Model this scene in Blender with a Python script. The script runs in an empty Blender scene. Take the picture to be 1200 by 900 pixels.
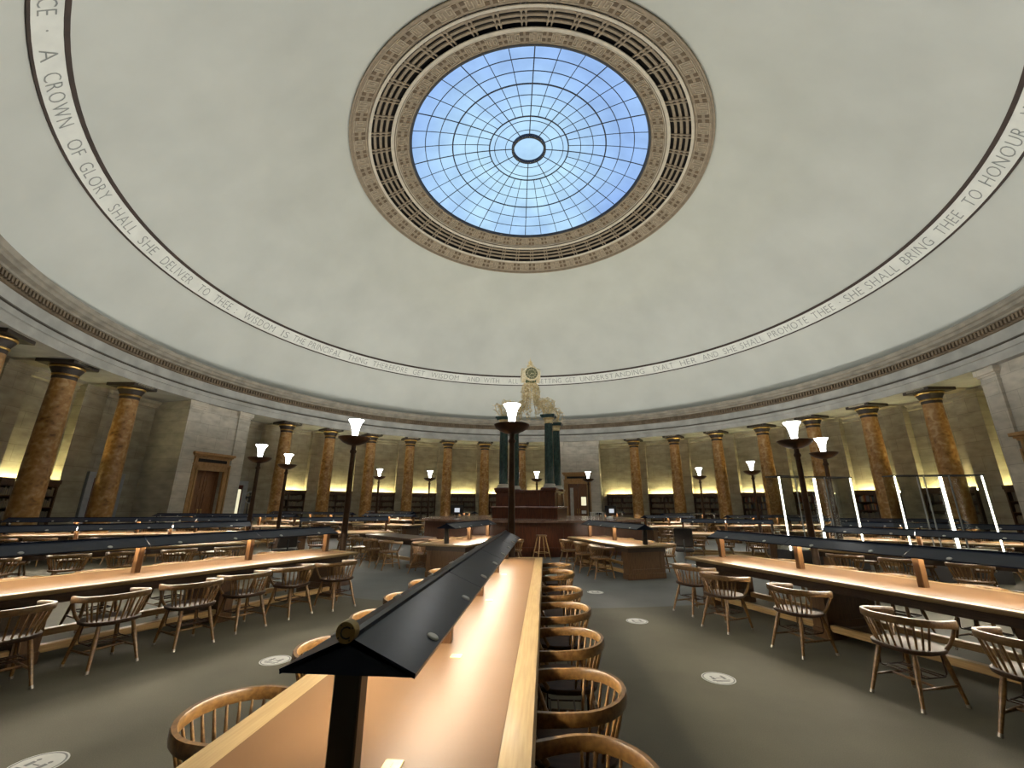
import bpy, math, random
from mathutils import Vector, Matrix
random.seed(7)
sc = bpy.context.scene
COL = sc.collection
R = math.radians
PI = math.pi
AX, AY = 0.8168, 17.8329          # axis of the round room; the camera stands at x=0, y=0
CAMZ = 1.68

# ------------------------------------------------------------------ materials
def new_mat(name):
    m = bpy.data.materials.new(name); m.use_nodes = True
    nt = m.node_tree; nt.nodes.clear()
    out = nt.nodes.new('ShaderNodeOutputMaterial')
    return m, nt, out

def principled(nt, out):
    b = nt.nodes.new('ShaderNodeBsdfPrincipled')
    nt.links.new(b.outputs[0], out.inputs[0])
    return b

def mat(name, c1, c2=None, rough=0.5, scale=8.0, stretch=(1, 1, 1), metal=0.0, spec=0.5, bump=0.0, detail=4.0, coat=0.0, lo=0.35, hi=0.65, distort=0.0):
    m, nt, out = new_mat(name)
    b = principled(nt, out)
    b.inputs['Roughness'].default_value = rough
    b.inputs['Metallic'].default_value = metal
    b.inputs['Specular IOR Level'].default_value = spec
    b.inputs['Coat Weight'].default_value = coat
    b.inputs['Coat Roughness'].default_value = 0.15
    if c2 is None:
        c2 = tuple(x * 0.82 for x in c1)
    tc = nt.nodes.new('ShaderNodeTexCoord')
    mp = nt.nodes.new('ShaderNodeMapping'); mp.inputs['Scale'].default_value = stretch
    nz = nt.nodes.new('ShaderNodeTexNoise'); nz.inputs['Scale'].default_value = scale
    nz.inputs['Detail'].default_value = detail; nz.inputs['Distortion'].default_value = distort
    cr = nt.nodes.new('ShaderNodeValToRGB')
    cr.color_ramp.elements[0].position = lo; cr.color_ramp.elements[1].position = hi
    cr.color_ramp.elements[0].color = (*c2, 1); cr.color_ramp.elements[1].color = (*c1, 1)
    nt.links.new(tc.outputs['Object'], mp.inputs[0]); nt.links.new(mp.outputs[0], nz.inputs['Vector'])
    nt.links.new(nz.outputs[0], cr.inputs[0]); nt.links.new(cr.outputs[0], b.inputs['Base Color'])
    if bump:
        bp = nt.nodes.new('ShaderNodeBump'); bp.inputs['Strength'].default_value = bump; bp.inputs['Distance'].default_value = 0.02
        nt.links.new(nz.outputs[0], bp.inputs['Height']); nt.links.new(bp.outputs[0], b.inputs['Normal'])
    return m

def emit(name, c, s):
    m, nt, out = new_mat(name)
    e = nt.nodes.new('ShaderNodeEmission'); e.inputs[0].default_value = (*c, 1); e.inputs[1].default_value = s
    nt.links.new(e.outputs[0], out.inputs[0]); return m

M = {}
M['oak'] = mat('light_oak', (.36, .25, .11), (.28, .18, .072), .36, 3, (1.2, 22, 22), coat=.25)
M['oak_edge'] = mat('oak_edge', (.50, .33, .14), (.36, .22, .08), .35, 3, (1.5, 20, 20), coat=.2)
M['oak_chair'] = mat('honey_oak', (.215, .112, .032), (.125, .058, .015), .38, 5, (5, 9, 9), coat=.15)
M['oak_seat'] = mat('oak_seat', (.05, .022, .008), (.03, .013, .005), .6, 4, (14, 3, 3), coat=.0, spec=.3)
M['oak_brown'] = mat('brown_oak', (.135, .066, .024), (.085, .038, .012), .38, 4, (14, 14, 1.5), coat=.15)
M['apron'] = mat('dark_apron_wood', (.06, .03, .014), (.035, .016, .008), .4, 5, (1.5, 18, 18))
M['inlay'] = mat('tan_inlay', (.142, .078, .037), (.130, .070, .032), .46, 1.6, spec=.10, detail=2)
M['hood'] = mat('black_hood_sky_tint', (.018, .027, .056), (.013, .020, .042), .3, 6, spec=.16, bump=.0)  # blue reflection of the skylight is put into the base colour
M['hood_in'] = mat('hood_inside', (.12, .11, .10), (.10, .09, .08), .6, 6)
M['brass'] = mat('brass', (.62, .42, .15), (.48, .31, .10), .35, 12, metal=1.0)
M['brass_dull'] = mat('dull_brass', (.36, .26, .11), (.28, .20, .08), .45, 12, metal=.7)
M['black'] = mat('black_paint_and_shade', (.012, .011, .010), None, .4, 6)
M['stud'] = mat('pale_stud', (.80, .80, .78), (.7, .7, .68), .4, 8)
M['ferrule'] = mat('chair_foot', (.35, .32, .27), None, .35, 8, metal=.8)
M['plaster'] = mat('dome_plaster', (.555, .58, .535), (.485, .51, .47), .9, .42, detail=9, bump=.06, lo=.3, hi=.7)
M['band'] = mat('band_cream', (.74, .76, .70), (.66, .68, .63), .8, 2.0, detail=6)
M['letter'] = mat('letter_grey', (.30, .32, .30), (.22, .24, .23), .8, 4)
M['border'] = mat('band_border', (.045, .027, .020), (.03, .019, .014), .7, 3)
M['entab'] = mat('entablature_stone', (.36, .36, .33), (.26, .265, .24), .85, 1.3, detail=7, bump=.05)
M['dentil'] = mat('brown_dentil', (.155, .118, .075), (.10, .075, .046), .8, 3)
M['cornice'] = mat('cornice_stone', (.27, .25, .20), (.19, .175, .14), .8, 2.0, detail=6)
M['shadowline'] = mat('shadow_line_paint', (.09, .08, .062), (.06, .055, .045), .8, 3)
M['frieze'] = mat('tan_frieze', (.30, .245, .175), (.24, .195, .138), .7, 6)
M['frieze_dark'] = mat('dark_frieze_block', (.14, .098, .058), (.10, .07, .04), .7, 6)
M['frieze_pale'] = mat('pale_key_line', (.43, .365, .27), (.36, .31, .225), .7, 6)
M['moulding'] = mat('pale_moulding', (.60, .545, .44), (.5, .46, .38), .7, 3)
M['void'] = mat('painted_void', (.012, .010, .008), None, .9, 3)
M['steel'] = mat('steel_bar', (.035, .042, .055), None, .6, 5)
M['pale_stone'] = mat('pale_base_stone', (.55, .53, .47), (.45, .43, .38), .6, 4)
M['capital'] = mat('bronze_capital', (.032, .022, .014), (.02, .014, .009), .6, 6)
M['gilt'] = mat('gilding', (.86, .74, .45), (.62, .49, .23), .42, 14, metal=.2)
M['gilt_pale'] = mat('pale_gilding', (.93, .87, .66), (.74, .62, .36), .5, 16, metal=.1)
M['bronze'] = mat('lamp_bronze', (.075, .042, .025), (.045, .024, .014), .38, 6, metal=.5)
M['bowl'] = mat('bronze_bowl', (.10, .055, .030), (.06, .034, .02), .3, 6, metal=.7)
M['green'] = mat('green_marble', (.030, .072, .066), (.012, .034, .033), .22, 3, (3, 3, 1), detail=7, coat=.3, distort=1.5)
M['mahog'] = mat('mahogany', (.115, .032, .012), (.065, .017, .007), .3, 3, (9, 9, 1.2), coat=.3)
M['mahog_line'] = mat('mahogany_moulding', (.38, .24, .19), (.26, .15, .11), .25, 5, coat=.4)
M['door'] = mat('door_wood', (.20, .085, .030), (.13, .05, .016), .4, 3, (9, 9, 1), coat=.15)
M['door_frame'] = mat('brown_door_frame', (.40, .235, .095), (.29, .165, .06), .55, 4, (3, 3, 1.4), detail=6)
M['shelf'] = mat('shelf_wood', (.085, .042, .02), (.05, .024, .012), .45, 4, (8, 8, 1.5))
M['paper'] = mat('white_paper', (.78, .78, .74), None, .7, 10)
M['sticker'] = mat('white_sticker', (.62, .63, .60), (.54, .55, .53), .6, 10)
M['sticker_ink'] = mat('sticker_ink', (.20, .21, .21), None, .6, 10)
M['plastic'] = mat('black_plastic', (.02, .02, .022), None, .5, 8)
M['office_fabric'] = mat('dark_upholstery', (.030, .022, .018), None, .8, 20)
M['chrome'] = mat('chrome', (.7, .7, .7), None, .2, 5, metal=1)
M['pale_frame'] = mat('pale_grey_frame', (.40, .42, .44), (.33, .35, .37), .6, 4)
M['darkred'] = mat('dark_red_door', (.13, .022, .014), (.09, .014, .01), .45, 5)
M['clock_face'] = mat('clock_face', (.20, .21, .12), (.14, .15, .08), .4, 9, metal=.3)
M['green_paint'] = mat('green_drum', (.045, .12, .06), (.03, .08, .04), .45, 7)
M['lamp_on'] = emit('lamp_glass_lit', (1.0, .985, .95), 14)
M['strip'] = emit('strip_light_lit', (1.0, .89, .70), 90.0)
M['cove'] = emit('cove_light_lit', (1.0, .88, .42), 140)
M['led'] = emit('led_edge_lit', (1.0, .94, .80), 7)
M['screen'] = emit('screen_lit', (.75, .80, .85), .8)
M['glow_panel'] = emit('lit_door_pane', (1.0, .93, .62), .9)

for q in ('lamp_on', 'led', 'screen', 'glow_panel'): M[q].cycles.emission_sampling = 'NONE'
def scagliola():
    m, nt, out = new_mat('ochre_scagliola'); b = principled(nt, out)
    b.inputs['Roughness'].default_value = .3; b.inputs['Coat Weight'].default_value = .2
    tc = nt.nodes.new('ShaderNodeTexCoord')
    n1 = nt.nodes.new('ShaderNodeTexNoise'); n1.inputs['Scale'].default_value = 3.2; n1.inputs['Detail'].default_value = 8; n1.inputs['Distortion'].default_value = 1.2
    v = nt.nodes.new('ShaderNodeTexVoronoi'); v.inputs['Scale'].default_value = 7
    mx = nt.nodes.new('ShaderNodeMath'); mx.operation = 'MULTIPLY_ADD'; mx.inputs[1].default_value = .35
    cr = nt.nodes.new('ShaderNodeValToRGB')
    e = cr.color_ramp.elements
    e[0].position = .38; e[0].color = (.13, .058, .015, 1)
    e[1].position = .86; e[1].color = (.46, .30, .13, 1)
    k = e.new(.55); k.color = (.29, .148, .040, 1)
    k = e.new(.72); k.color = (.36, .195, .062, 1)
    nt.links.new(tc.outputs['Object'], n1.inputs['Vector']); nt.links.new(tc.outputs['Object'], v.inputs['Vector'])
    nt.links.new(v.outputs['Distance'], mx.inputs[0]); nt.links.new(n1.outputs[0], mx.inputs[2])
    nt.links.new(mx.outputs[0], cr.inputs[0]); nt.links.new(cr.outputs[0], b.inputs['Base Color'])
    return m
M['scag'] = scagliola()

def wall_stone(name, c1, c2, cylinder=True):
    m, nt, out = new_mat(name); b = principled(nt, out); b.inputs['Roughness'].default_value = .85
    tc = nt.nodes.new('ShaderNodeTexCoord'); sx = nt.nodes.new('ShaderNodeSeparateXYZ'); cx = nt.nodes.new('ShaderNodeCombineXYZ')
    nt.links.new(tc.outputs['Object'], sx.inputs[0])
    if cylinder:
        at = nt.nodes.new('ShaderNodeMath'); at.operation = 'ARCTAN2'
        mu = nt.nodes.new('ShaderNodeMath'); mu.operation = 'MULTIPLY'; mu.inputs[1].default_value = 19
        nt.links.new(sx.outputs[1], at.inputs[0]); nt.links.new(sx.outputs[0], at.inputs[1]); nt.links.new(at.outputs[0], mu.inputs[0])
        nt.links.new(mu.outputs[0], cx.inputs[0])
    else:
        nt.links.new(sx.outputs[1], cx.inputs[0])
    nt.links.new(sx.outputs[2], cx.inputs[1])
    br = nt.nodes.new('ShaderNodeTexBrick'); br.inputs['Scale'].default_value = 1; br.inputs['Brick Width'].default_value = 1.15
    br.inputs['Row Height'].default_value = .62; br.inputs['Mortar Size'].default_value = .008; br.inputs['Bias'].default_value = 0
    br.inputs['Color1'].default_value = (*c1, 1); br.inputs['Color2'].default_value = (*c2, 1)
    br.inputs['Mortar'].default_value = tuple(x * .72 for x in c2) + (1,)
    nz = nt.nodes.new('ShaderNodeTexNoise'); nz.inputs['Scale'].default_value = 1.5; nz.inputs['Detail'].default_value = 8
    mp = nt.nodes.new('ShaderNodeMapping'); mp.inputs['Scale'].default_value = (1, 1, 2.2)
    nt.links.new(tc.outputs['Object'], mp.inputs[0]); nt.links.new(mp.outputs[0], nz.inputs['Vector'])
    mr = nt.nodes.new('ShaderNodeMapRange'); mr.inputs[1].default_value = .3; mr.inputs[2].default_value = .7; mr.inputs[3].default_value = .72; mr.inputs[4].default_value = 1.12
    nt.links.new(nz.outputs[0], mr.inputs[0])
    mi = nt.nodes.new('ShaderNodeMix'); mi.data_type = 'RGBA'; mi.blend_type = 'MULTIPLY'; mi.inputs[0].default_value = 1
    nt.links.new(cx.outputs[0], br.inputs['Vector']); nt.links.new(br.outputs[0], mi.inputs[6]); nt.links.new(mr.outputs[0], mi.inputs[7])
    nt.links.new(mi.outputs[2], b.inputs['Base Color'])
    return m
M['wall'] = wall_stone('wall_stone', (.42, .385, .285), (.37, .34, .25))
M['pier'] = wall_stone('pier_stone', (.54, .51, .43), (.49, .465, .39), False)

def floor_mat():
    m, nt, out = new_mat('grey_carpet'); b = principled(nt, out); b.inputs['Roughness'].default_value = .75; b.inputs['Specular IOR Level'].default_value = .25
    tc = nt.nodes.new('ShaderNodeTexCoord'); ln = nt.nodes.new('ShaderNodeVectorMath'); ln.operation = 'LENGTH'
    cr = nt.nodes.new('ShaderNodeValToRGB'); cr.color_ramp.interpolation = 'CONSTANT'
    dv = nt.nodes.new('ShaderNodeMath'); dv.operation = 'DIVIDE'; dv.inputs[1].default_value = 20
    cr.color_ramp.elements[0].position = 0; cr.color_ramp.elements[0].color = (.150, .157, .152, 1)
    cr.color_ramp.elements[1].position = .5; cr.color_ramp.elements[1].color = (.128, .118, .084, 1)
    nz = nt.nodes.new('ShaderNodeTexNoise'); nz.inputs['Scale'].default_value = 140; nz.inputs['Detail'].default_value = 2
    n2 = nt.nodes.new('ShaderNodeTexNoise'); n2.inputs['Scale'].default_value = 1.1; n2.inputs['Detail'].default_value = 5
    ad = nt.nodes.new('ShaderNodeMath'); ad.operation = 'ADD'
    mr = nt.nodes.new('ShaderNodeMapRange'); mr.inputs[1].default_value = .6; mr.inputs[2].default_value = 1.4; mr.inputs[3].default_value = .72; mr.inputs[4].default_value = 1.25
    mi = nt.nodes.new('ShaderNodeMix'); mi.data_type = 'RGBA'; mi.blend_type = 'MULTIPLY'; mi.inputs[0].default_value = 1
    L = nt.links.new
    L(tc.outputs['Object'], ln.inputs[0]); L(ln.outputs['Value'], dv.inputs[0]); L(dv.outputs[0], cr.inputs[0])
    L(tc.outputs['Object'], nz.inputs['Vector']); L(tc.outputs['Object'], n2.inputs['Vector'])
    L(nz.outputs[0], ad.inputs[0]); L(n2.outputs[0], ad.inputs[1]); L(ad.outputs[0], mr.inputs[0])
    L(cr.outputs[0], mi.inputs[6]); L(mr.outputs[0], mi.inputs[7]); L(mi.outputs[2], b.inputs['Base Color'])
    return m
M['floor'] = floor_mat()

def glass(name, tint, gl, rough=.03):
    m, nt, out = new_mat(name)
    t = nt.nodes.new('ShaderNodeBsdfTransparent'); g = nt.nodes.new('ShaderNodeBsdfGlossy'); g.inputs['Roughness'].default_value = rough
    mx = nt.nodes.new('ShaderNodeMixShader'); mx.inputs[0].default_value = gl
    tc = nt.nodes.new('ShaderNodeTexCoord'); nz = nt.nodes.new('ShaderNodeTexNoise'); nz.inputs['Scale'].default_value = .9; nz.inputs['Detail'].default_value = 5
    cr = nt.nodes.new('ShaderNodeValToRGB'); cr.color_ramp.elements[0].position = .3; cr.color_ramp.elements[1].position = .62
    cr.color_ramp.elements[0].color = tuple(x * .86 for x in tint) + (1,); cr.color_ramp.elements[1].color = (*tint, 1)
    nt.links.new(tc.outputs['Object'], nz.inputs['Vector']); nt.links.new(nz.outputs[0], cr.inputs[0]); nt.links.new(cr.outputs[0], t.inputs[0])
    nt.links.new(t.outputs[0], mx.inputs[1]); nt.links.new(g.outputs[0], mx.inputs[2]); nt.links.new(mx.outputs[0], out.inputs[0])
    return m
M['sky_glass'] = glass('skylight_glass', (.98, .99, 1.0), .0)
M['case_glass'] = glass('case_glass', (.985, .995, .98), .012, .12)

def book_mat():
    m, nt, out = new_mat('book_cloth'); b = principled(nt, out); b.inputs['Roughness'].default_value = .7
    oi = nt.nodes.new('ShaderNodeObjectInfo'); cr = nt.nodes.new('ShaderNodeValToRGB'); cr.color_ramp.interpolation = 'CONSTANT'
    cs = [(.05, .06, .075), (.15, .045, .03), (.24, .17, .08), (.06, .07, .05), (.34, .29, .16), (.09, .05, .03), (.12, .13, .14), (.30, .12, .04)]
    e = cr.color_ramp.elements
    e[0].color = (*cs[0], 1); e[1].position = 1 / 8; e[1].color = (*cs[1], 1)
    for i in range(2, 8):
        k = e.new(i / 8); k.color = (*cs[i], 1)
    nt.links.new(oi.outputs['Random'], cr.inputs[0]); nt.links.new(cr.outputs[0], b.inputs['Base Color'])
    return m
M['book'] = book_mat()
M['book_mass'] = mat('shelved_books', (.26, .20, .10), (.055, .06, .075), .7, 3, (14, 14, .6), lo=.3, hi=.7)

# ------------------------------------------------------------------ mesh builder
class MB:
    def __init__(s): s.v = []; s.f = []; s.m = []
    def add(s, vs, fs, mx=None, mi=0):
        o = len(s.v)
        for v in vs:
            v = Vector(v)
            if mx is not None: v = mx @ v
            s.v.append(tuple(v))
        for f in fs: s.f.append([o + i for i in f]); s.m.append(mi)
        return s
    def box(s, x0, x1, y0, y1, z0, z1, mx=None, mi=0):
        v = [(x0, y0, z0), (x1, y0, z0), (x1, y1, z0), (x0, y1, z0), (x0, y0, z1), (x1, y0, z1), (x1, y1, z1), (x0, y1, z1)]
        f = [(0, 3, 2, 1), (4, 5, 6, 7), (0, 1, 5, 4), (1, 2, 6, 5), (2, 3, 7, 6), (3, 0, 4, 7)]
        return s.add(v, f, mx, mi)
    def cham(s, x0, x1, y0, y1, z0, z1, c=.01, mx=None):
        # box with chamfered upright corners and top edges
        def ring(i, z):
            return [(x0 + i + c, y0 + i, z), (x1 - i - c, y0 + i, z), (x1 - i, y0 + i + c, z), (x1 - i, y1 - i - c, z),
                    (x1 - i - c, y1 - i, z), (x0 + i + c, y1 - i, z), (x0 + i, y1 - i - c, z), (x0 + i, y0 + i + c, z)]
        rs = [ring(c, z0), ring(0, z0 + c), ring(0, z1 - c), ring(c, z1)]
        return s.loft(rs, mx)
    def loft(s, rings, mx=None, cap=True, closed=True, mi=0):
        n = len(rings[0]); v = [p for r in rings for p in r]; f = []
        for i in range(len(rings) - 1):
            for j in range(n if closed else n - 1):
                k = (j + 1) % n
                f.append((i * n + j, i * n + k, (i + 1) * n + k, (i + 1) * n + j))
        if cap:
            f.append(tuple(range(n))[::-1]); f.append(tuple((len(rings) - 1) * n + j for j in range(n)))
        return s.add(v, f, mx, mi)
    def lathe(s, prof, seg=24, mx=None, a0=0.0, a1=2 * PI, cap=False, mi=0):
        full = abs(a1 - a0 - 2 * PI) < 1e-6
        n = seg if full else seg + 1; v = []; f = []
        for (r, z) in prof:
            for j in range(n):
                a = a0 + (a1 - a0) * j / seg
                v.append((r * math.cos(a), r * math.sin(a), z))
        for i in range(len(prof) - 1):
            for j in range(seg):
                k = (j + 1) % n
                f.append((i * n + j, i * n + k, (i + 1) * n + k, (i + 1) * n + j))
        if cap and full:
            f.append(tuple(range(n))[::-1]); f.append(tuple((len(prof) - 1) * n + j for j in range(n)))
        return s.add(v, f, mx, mi)
    def tube(s, pts, rad, seg=8, mx=None, flat=None, up=(0, 0, 1), cap=True):
        # rad: number or list; flat=(w,h): rectangular section across / along `up`
        pts = [Vector(p) for p in pts]; n = len(pts)
        if not isinstance(rad, (list, tuple)): rad = [rad] * n
        rings = []
        for i, p in enumerate(pts):
            d = (pts[min(i + 1, n - 1)] - pts[max(i - 1, 0)]).normalized()
            u = Vector(up)
            if abs(d.dot(u)) > .95: u = Vector((1, 0, 0)) if abs(d.x) < .9 else Vector((0, 1, 0))
            a = d.cross(u).normalized(); b = a.cross(d).normalized()
            if flat:
                w, h = flat[0] * rad[i], flat[1] * rad[i]; q = .3
                sec = [(-w, -h * (1 - q)), (-w * (1 - q), -h), (w * (1 - q), -h), (w, -h * (1 - q)), (w, h * (1 - q)), (w * (1 - q), h), (-w * (1 - q), h), (-w, h * (1 - q))]
            else:
                sec = [(rad[i] * math.cos(2 * PI * j / seg), rad[i] * math.sin(2 * PI * j / seg)) for j in range(seg)]
            rings.append([tuple(p + a * x + b * y) for x, y in sec])
        return s.loft(rings, mx, cap)
    def prism(s, poly, z0, z1, mx=None):
        return s.loft([[(x, y, z0) for x, y in poly], [(x, y, z1) for x, y in poly]], mx)
    def mesh(s, name, mats, smooth=35):
        me = bpy.data.meshes.new(name)
        me.from_pydata(s.v, [], s.f); 
        if not isinstance(mats, (list, tuple)): mats = [mats]
        for m in mats: me.materials.append(m)
        if len(mats) > 1: me.polygons.foreach_set('material_index', s.m)
        me.validate()
        import bmesh
        bm = bmesh.new(); bm.from_mesh(me); bmesh.ops.recalc_face_normals(bm, faces=bm.faces); bm.to_mesh(me); bm.free()
        if smooth:
            me.polygons.foreach_set('use_smooth', [True] * len(me.polygons))
            me.set_sharp_from_angle(angle=R(smooth))
        me.update()
        return me
    def build(s, name, mats, parent=None, smooth=35, loc=(0, 0, 0), rz=0.0):
        o = bpy.data.objects.new(name, s.mesh(name, mats, smooth)); COL.objects.link(o)
        o.location = loc; o.rotation_euler = (0, 0, rz)
        if parent is not None: o.parent = parent
        return o

def thing(name, label, cat, loc=(0, 0, 0), rz=0.0, group=None):
    o = bpy.data.objects.new(name, None); COL.objects.link(o); o.empty_display_size = .1
    o.location = loc; o.rotation_euler = (0, 0, rz)
    return tag(o, label, cat, group)
def tag(o, label, cat, group=None):
    o['label'] = label; o['category'] = cat
    if group: o['group'] = group
    return o
def struct(o, label=None):
    o['kind'] = 'structure'
    if label: o['label'] = label
    return o
def copy_tree(o, parent=None):
    c = o.copy(); COL.objects.link(c)
    if parent is not None: c.parent = parent
    for ch in list(o.children): copy_tree(ch, c)
    return c
def polar(r, ang, off=0.0, z=0.0):
    # ang in degrees from the -y side of the room towards +x
    a = R(ang)
    return (AX + r * math.sin(a) + off * math.cos(a), AY - r * math.cos(a) + off * math.sin(a), z)
def rot_out(ang): return R(ang - 90)     # local +x points away from the axis
ORD = ['first', 'second', 'third', 'fourth', 'fifth', 'sixth', 'seventh', 'eighth', 'ninth', 'tenth', 'eleventh', 'twelfth', 'thirteenth', 'fourteenth']
CEN = (AX, AY, 0)
SPZ, SPR = .24, 19.27                     # the dome is a cap of this sphere
def dome_z(r): return SPZ + math.sqrt(SPR * SPR - r * r)

# ------------------------------------------------------------------ shell
b = MB(); b.lathe([(19.6, 0), (.0001, 0)], 96)
b.lathe([(.0001, -.2), (19.6, -.2), (19.6, 0)], 96)
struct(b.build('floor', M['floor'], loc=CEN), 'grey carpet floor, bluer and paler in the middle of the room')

b = MB(); b.lathe([(19.35, 0), (19.35, 6.75), (19.6, 6.75), (19.6, 0)], 144)
wall = struct(b.build('wall_round', M['wall'], loc=CEN), 'curved stone wall behind the columns')

RO = 8.62
prof = []
N = 40
for i in range(N + 1):
    r = 17.5 + (RO - 17.5) * i / N
    prof.append((r, dome_z(r)))
for i in range(N, -1, -1):
    r = 17.5 + (RO - 17.5) * i / N
    prof.append((r * 1.02, SPZ + (dome_z(r) - SPZ) * 1.02))
b = MB(); b.lathe(prof, 160)
ceil = struct(b.build('ceiling', M['plaster'], loc=CEN, smooth=30), 'pale plaster dome')

def dome_pt(theta, r, off=0.0):
    # theta clockwise from +y as seen from above, r horizontal radius, off = inwards from the plaster
    z = dome_z(r) - SPZ
    k = (SPR - off) / SPR
    return (r * k * math.sin(theta), r * k * math.cos(theta), SPZ + z * k)
def dome_ring(b, r0, r1, off, seg=192, n=3, thick=.03):
    v = []; f = []
    rows = [(r0 + (r1 - r0) * i / n, off) for i in range(n + 1)]
    rows = [(r0, off - thick)] + rows + [(r1, off - thick)]
    for (r, o) in rows:
        for j in range(seg): v.append(dome_pt(2 * PI * j / seg, r, o))
    for i in range(len(rows) - 1):
        for j in range(seg):
            k = (j + 1) % seg; f.append((i * seg + j, i * seg + k, (i + 1) * seg + k, (i + 1) * seg + j))
    b.add(v, f)
def dome_patch(b, t0, t1, r0, r1, off, thick=.02):
    v = [dome_pt(t, r, o) for o in (off, off - thick) for (t, r) in ((t0, r0), (t1, r0), (t1, r1), (t0, r1))]
    b.add(v, [(0, 1, 2, 3), (7, 6, 5, 4), (0, 4, 5, 1), (1, 5, 6, 2), (2, 6, 7, 3), (3, 7, 4, 0)])

# inscription band
b = MB(); dome_ring(b, 15.84, 15.44, .03)
bandobj = struct(b.build('trim_1', M['band'], loc=CEN, smooth=30), 'cream inscription band round the dome')
b = MB(); dome_ring(b, 15.875, 15.835, .045, n=1)
o = b.build('lower_border', M['border'], bandobj, smooth=30)
b = MB(); dome_ring(b, 15.45, 15.375, .045, n=1)
o = b.build('upper_border', M['border'], bandobj, smooth=30)

words = [('A', -133.7, None), ('CROWN', -131.0, -124.2), ('OF', -122.2, -119.9), ('GLORY', -118.6, -112.5), ('SHALL', -111.0, -105.6), ('SHE', -103.9, -100.4),
         ('DELIVER', -98.6, -91.8), ('TO', -89.9, -87.6), ('THEE', -86.1, -82.1), (':', -80.9, None), ('WISDOM', -78.8, -71.2), ('IS', -69.2, -67.5), ('THE', -66.2, -63.2),
         ('PRINCIPAL', -62.1, -53.4), ('THING', -51.4, -46.0), ('THEREFORE', -44.4, -34.5), ('GET', -32.8, -29.4), ('WISDOM', -27.4, -19.2), ('AND', -16.7, -12.9), ('WITH', -11.6, -6.9),
         ('ALL', -4.1, -1.2), ('THY', .2, 3.2), ('GETTING', 4.6, 11.9), ('GET', 13.2, 16.2), ('UNDERSTANDING', 17.6, 36.2), ('EXALT', 38.8, 44.2), ('HER', 46.2, 50.4), ('AND', 52.2, 56.2),
         ('SHE', 57.6, 60.8), ('SHALL', 62.0, 67.6), ('PROMOTE', 68.9, 78.0), ('THEE', 79.3, 84.0), ('\u00b7', 85.3, None), ('SHE', 86.6, 90.2), ('SHALL', 91.3, 97.6), ('BRING', 98.9, 104.7),
         ('THEE', 106.2, 110.6), ('TO', 112.2, 114.7), ('HONOUR', 116.0, 124.6), ('WHEN', 126.3, 131.6), ('THOU', 133.2, 138.4), ('DOST', 140.0, 145.0), ('EMBRACE', 146.6, 155.6), ('HER', 157.0, 160.8),
         ('\u00b7', 162.4, None), ('SHE', 164.0, 167.6), ('SHALL', 169.0, 175.0), ('GIVE', 176.4, 181.0), ('TO', 182.4, 184.8), ('THINE', 186.2, 192.0), ('HEAD', 193.4, 198.4), ('AN', 199.8, 202.2),
         ('ORNAMENT', 203.6, 213.4), ('OF', 214.6, 216.8), ('GRACE', 217.6, 222.7), ('\u00b7', 224.2, None)]
def text_geo(s, size=1.0, offset=0.0, extrude=0.0, res=3):
    cu = bpy.data.curves.new('t', 'FONT'); cu.body = s; cu.size = size; cu.offset = offset; cu.extrude = extrude; cu.resolution_u = res
    ob = bpy.data.objects.new('t', cu); COL.objects.link(ob)
    bpy.context.view_layer.update()
    me = bpy.data.meshes.new_from_object(ob.evaluated_get(bpy.context.evaluated_depsgraph_get()))
    v = [tuple(p.co) for p in me.vertices]; f = [tuple(p.vertices) for p in me.polygons]
    bpy.data.objects.remove(ob); bpy.data.curves.remove(cu); bpy.data.meshes.remove(me)
    return v, f
b = MB()
cache = {}
CAPH = .43                                # letter height along the dome
for wd, t0, t1 in words:
    x = 0.0; glyphs = []
    for ch in wd:
        if ch not in cache: cache[ch] = text_geo(ch, 1.0, -.012)
        v, f = cache[ch]
        w0 = min(p[0] for p in v); w1 = max(p[0] for p in v)
        glyphs.append((v, f, x - w0)); x += (w1 - w0) + .17
    width = x - .17
    if t1 is None: t1 = t0 + width / .73 * .42 / 15.66 * 180 / PI
    for v, f, dx in glyphs:
        vv = []
        for px, py, pz in v:
            th = R(t0 + (t1 - t0) * (px + dx) / width)
            arc = (py / .73 - .5) * CAPH        # up the dome
            phi = math.asin(15.64 / SPR) - arc / SPR
            r = SPR * math.sin(phi)
            vv.append(dome_pt(th, r, .036))
        b.add(vv, f)
b.build('inscription', M['letter'], bandobj, smooth=0)

# entablature above the columns
segs = 180
def ring_trim(name, prof, mt, parent, smooth=20):
    b = MB(); b.lathe(prof, segs); return b.build(name, mt, parent, smooth, loc=(0, 0, 0) if parent else CEN)
ent = ring_trim('trim_2', [(19.35, 6.6), (16.78, 6.6), (16.78, 6.90), (16.73, 6.92), (16.73, 7.10), (16.80, 7.11)], M['entab'], None)
struct(ent, 'grey stone entablature ring carried by the columns')
ring_trim('shadow_fillet', [(16.80, 7.11), (16.66, 7.115), (16.66, 7.15), (16.80, 7.19)], M['shadowline'], ent)  # shadow line between the courses, put into the fillet's colour
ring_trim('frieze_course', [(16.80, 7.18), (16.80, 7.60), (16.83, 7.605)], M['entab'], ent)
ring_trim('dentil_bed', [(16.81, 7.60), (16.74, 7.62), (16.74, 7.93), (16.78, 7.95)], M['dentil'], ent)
b = MB()
for j in range(640):
    a = 2 * PI * j / 640
    b.box(16.64, 16.76, -.045, .045, 7.68, 7.86, Matrix.Rotation(a, 4, 'Z'))
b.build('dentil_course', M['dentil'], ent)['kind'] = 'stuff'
ring_trim('cornice_moulding', [(16.76, 7.93), (16.70, 7.94), (16.68, 8.0), (16.54, 8.05), (16.54, 8.17), (16.48, 8.20), (16.44, 8.30), (16.44, 8.36), (17.6, 8.42), (17.6, 7.93)], M['cornice'], ent)
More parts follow.
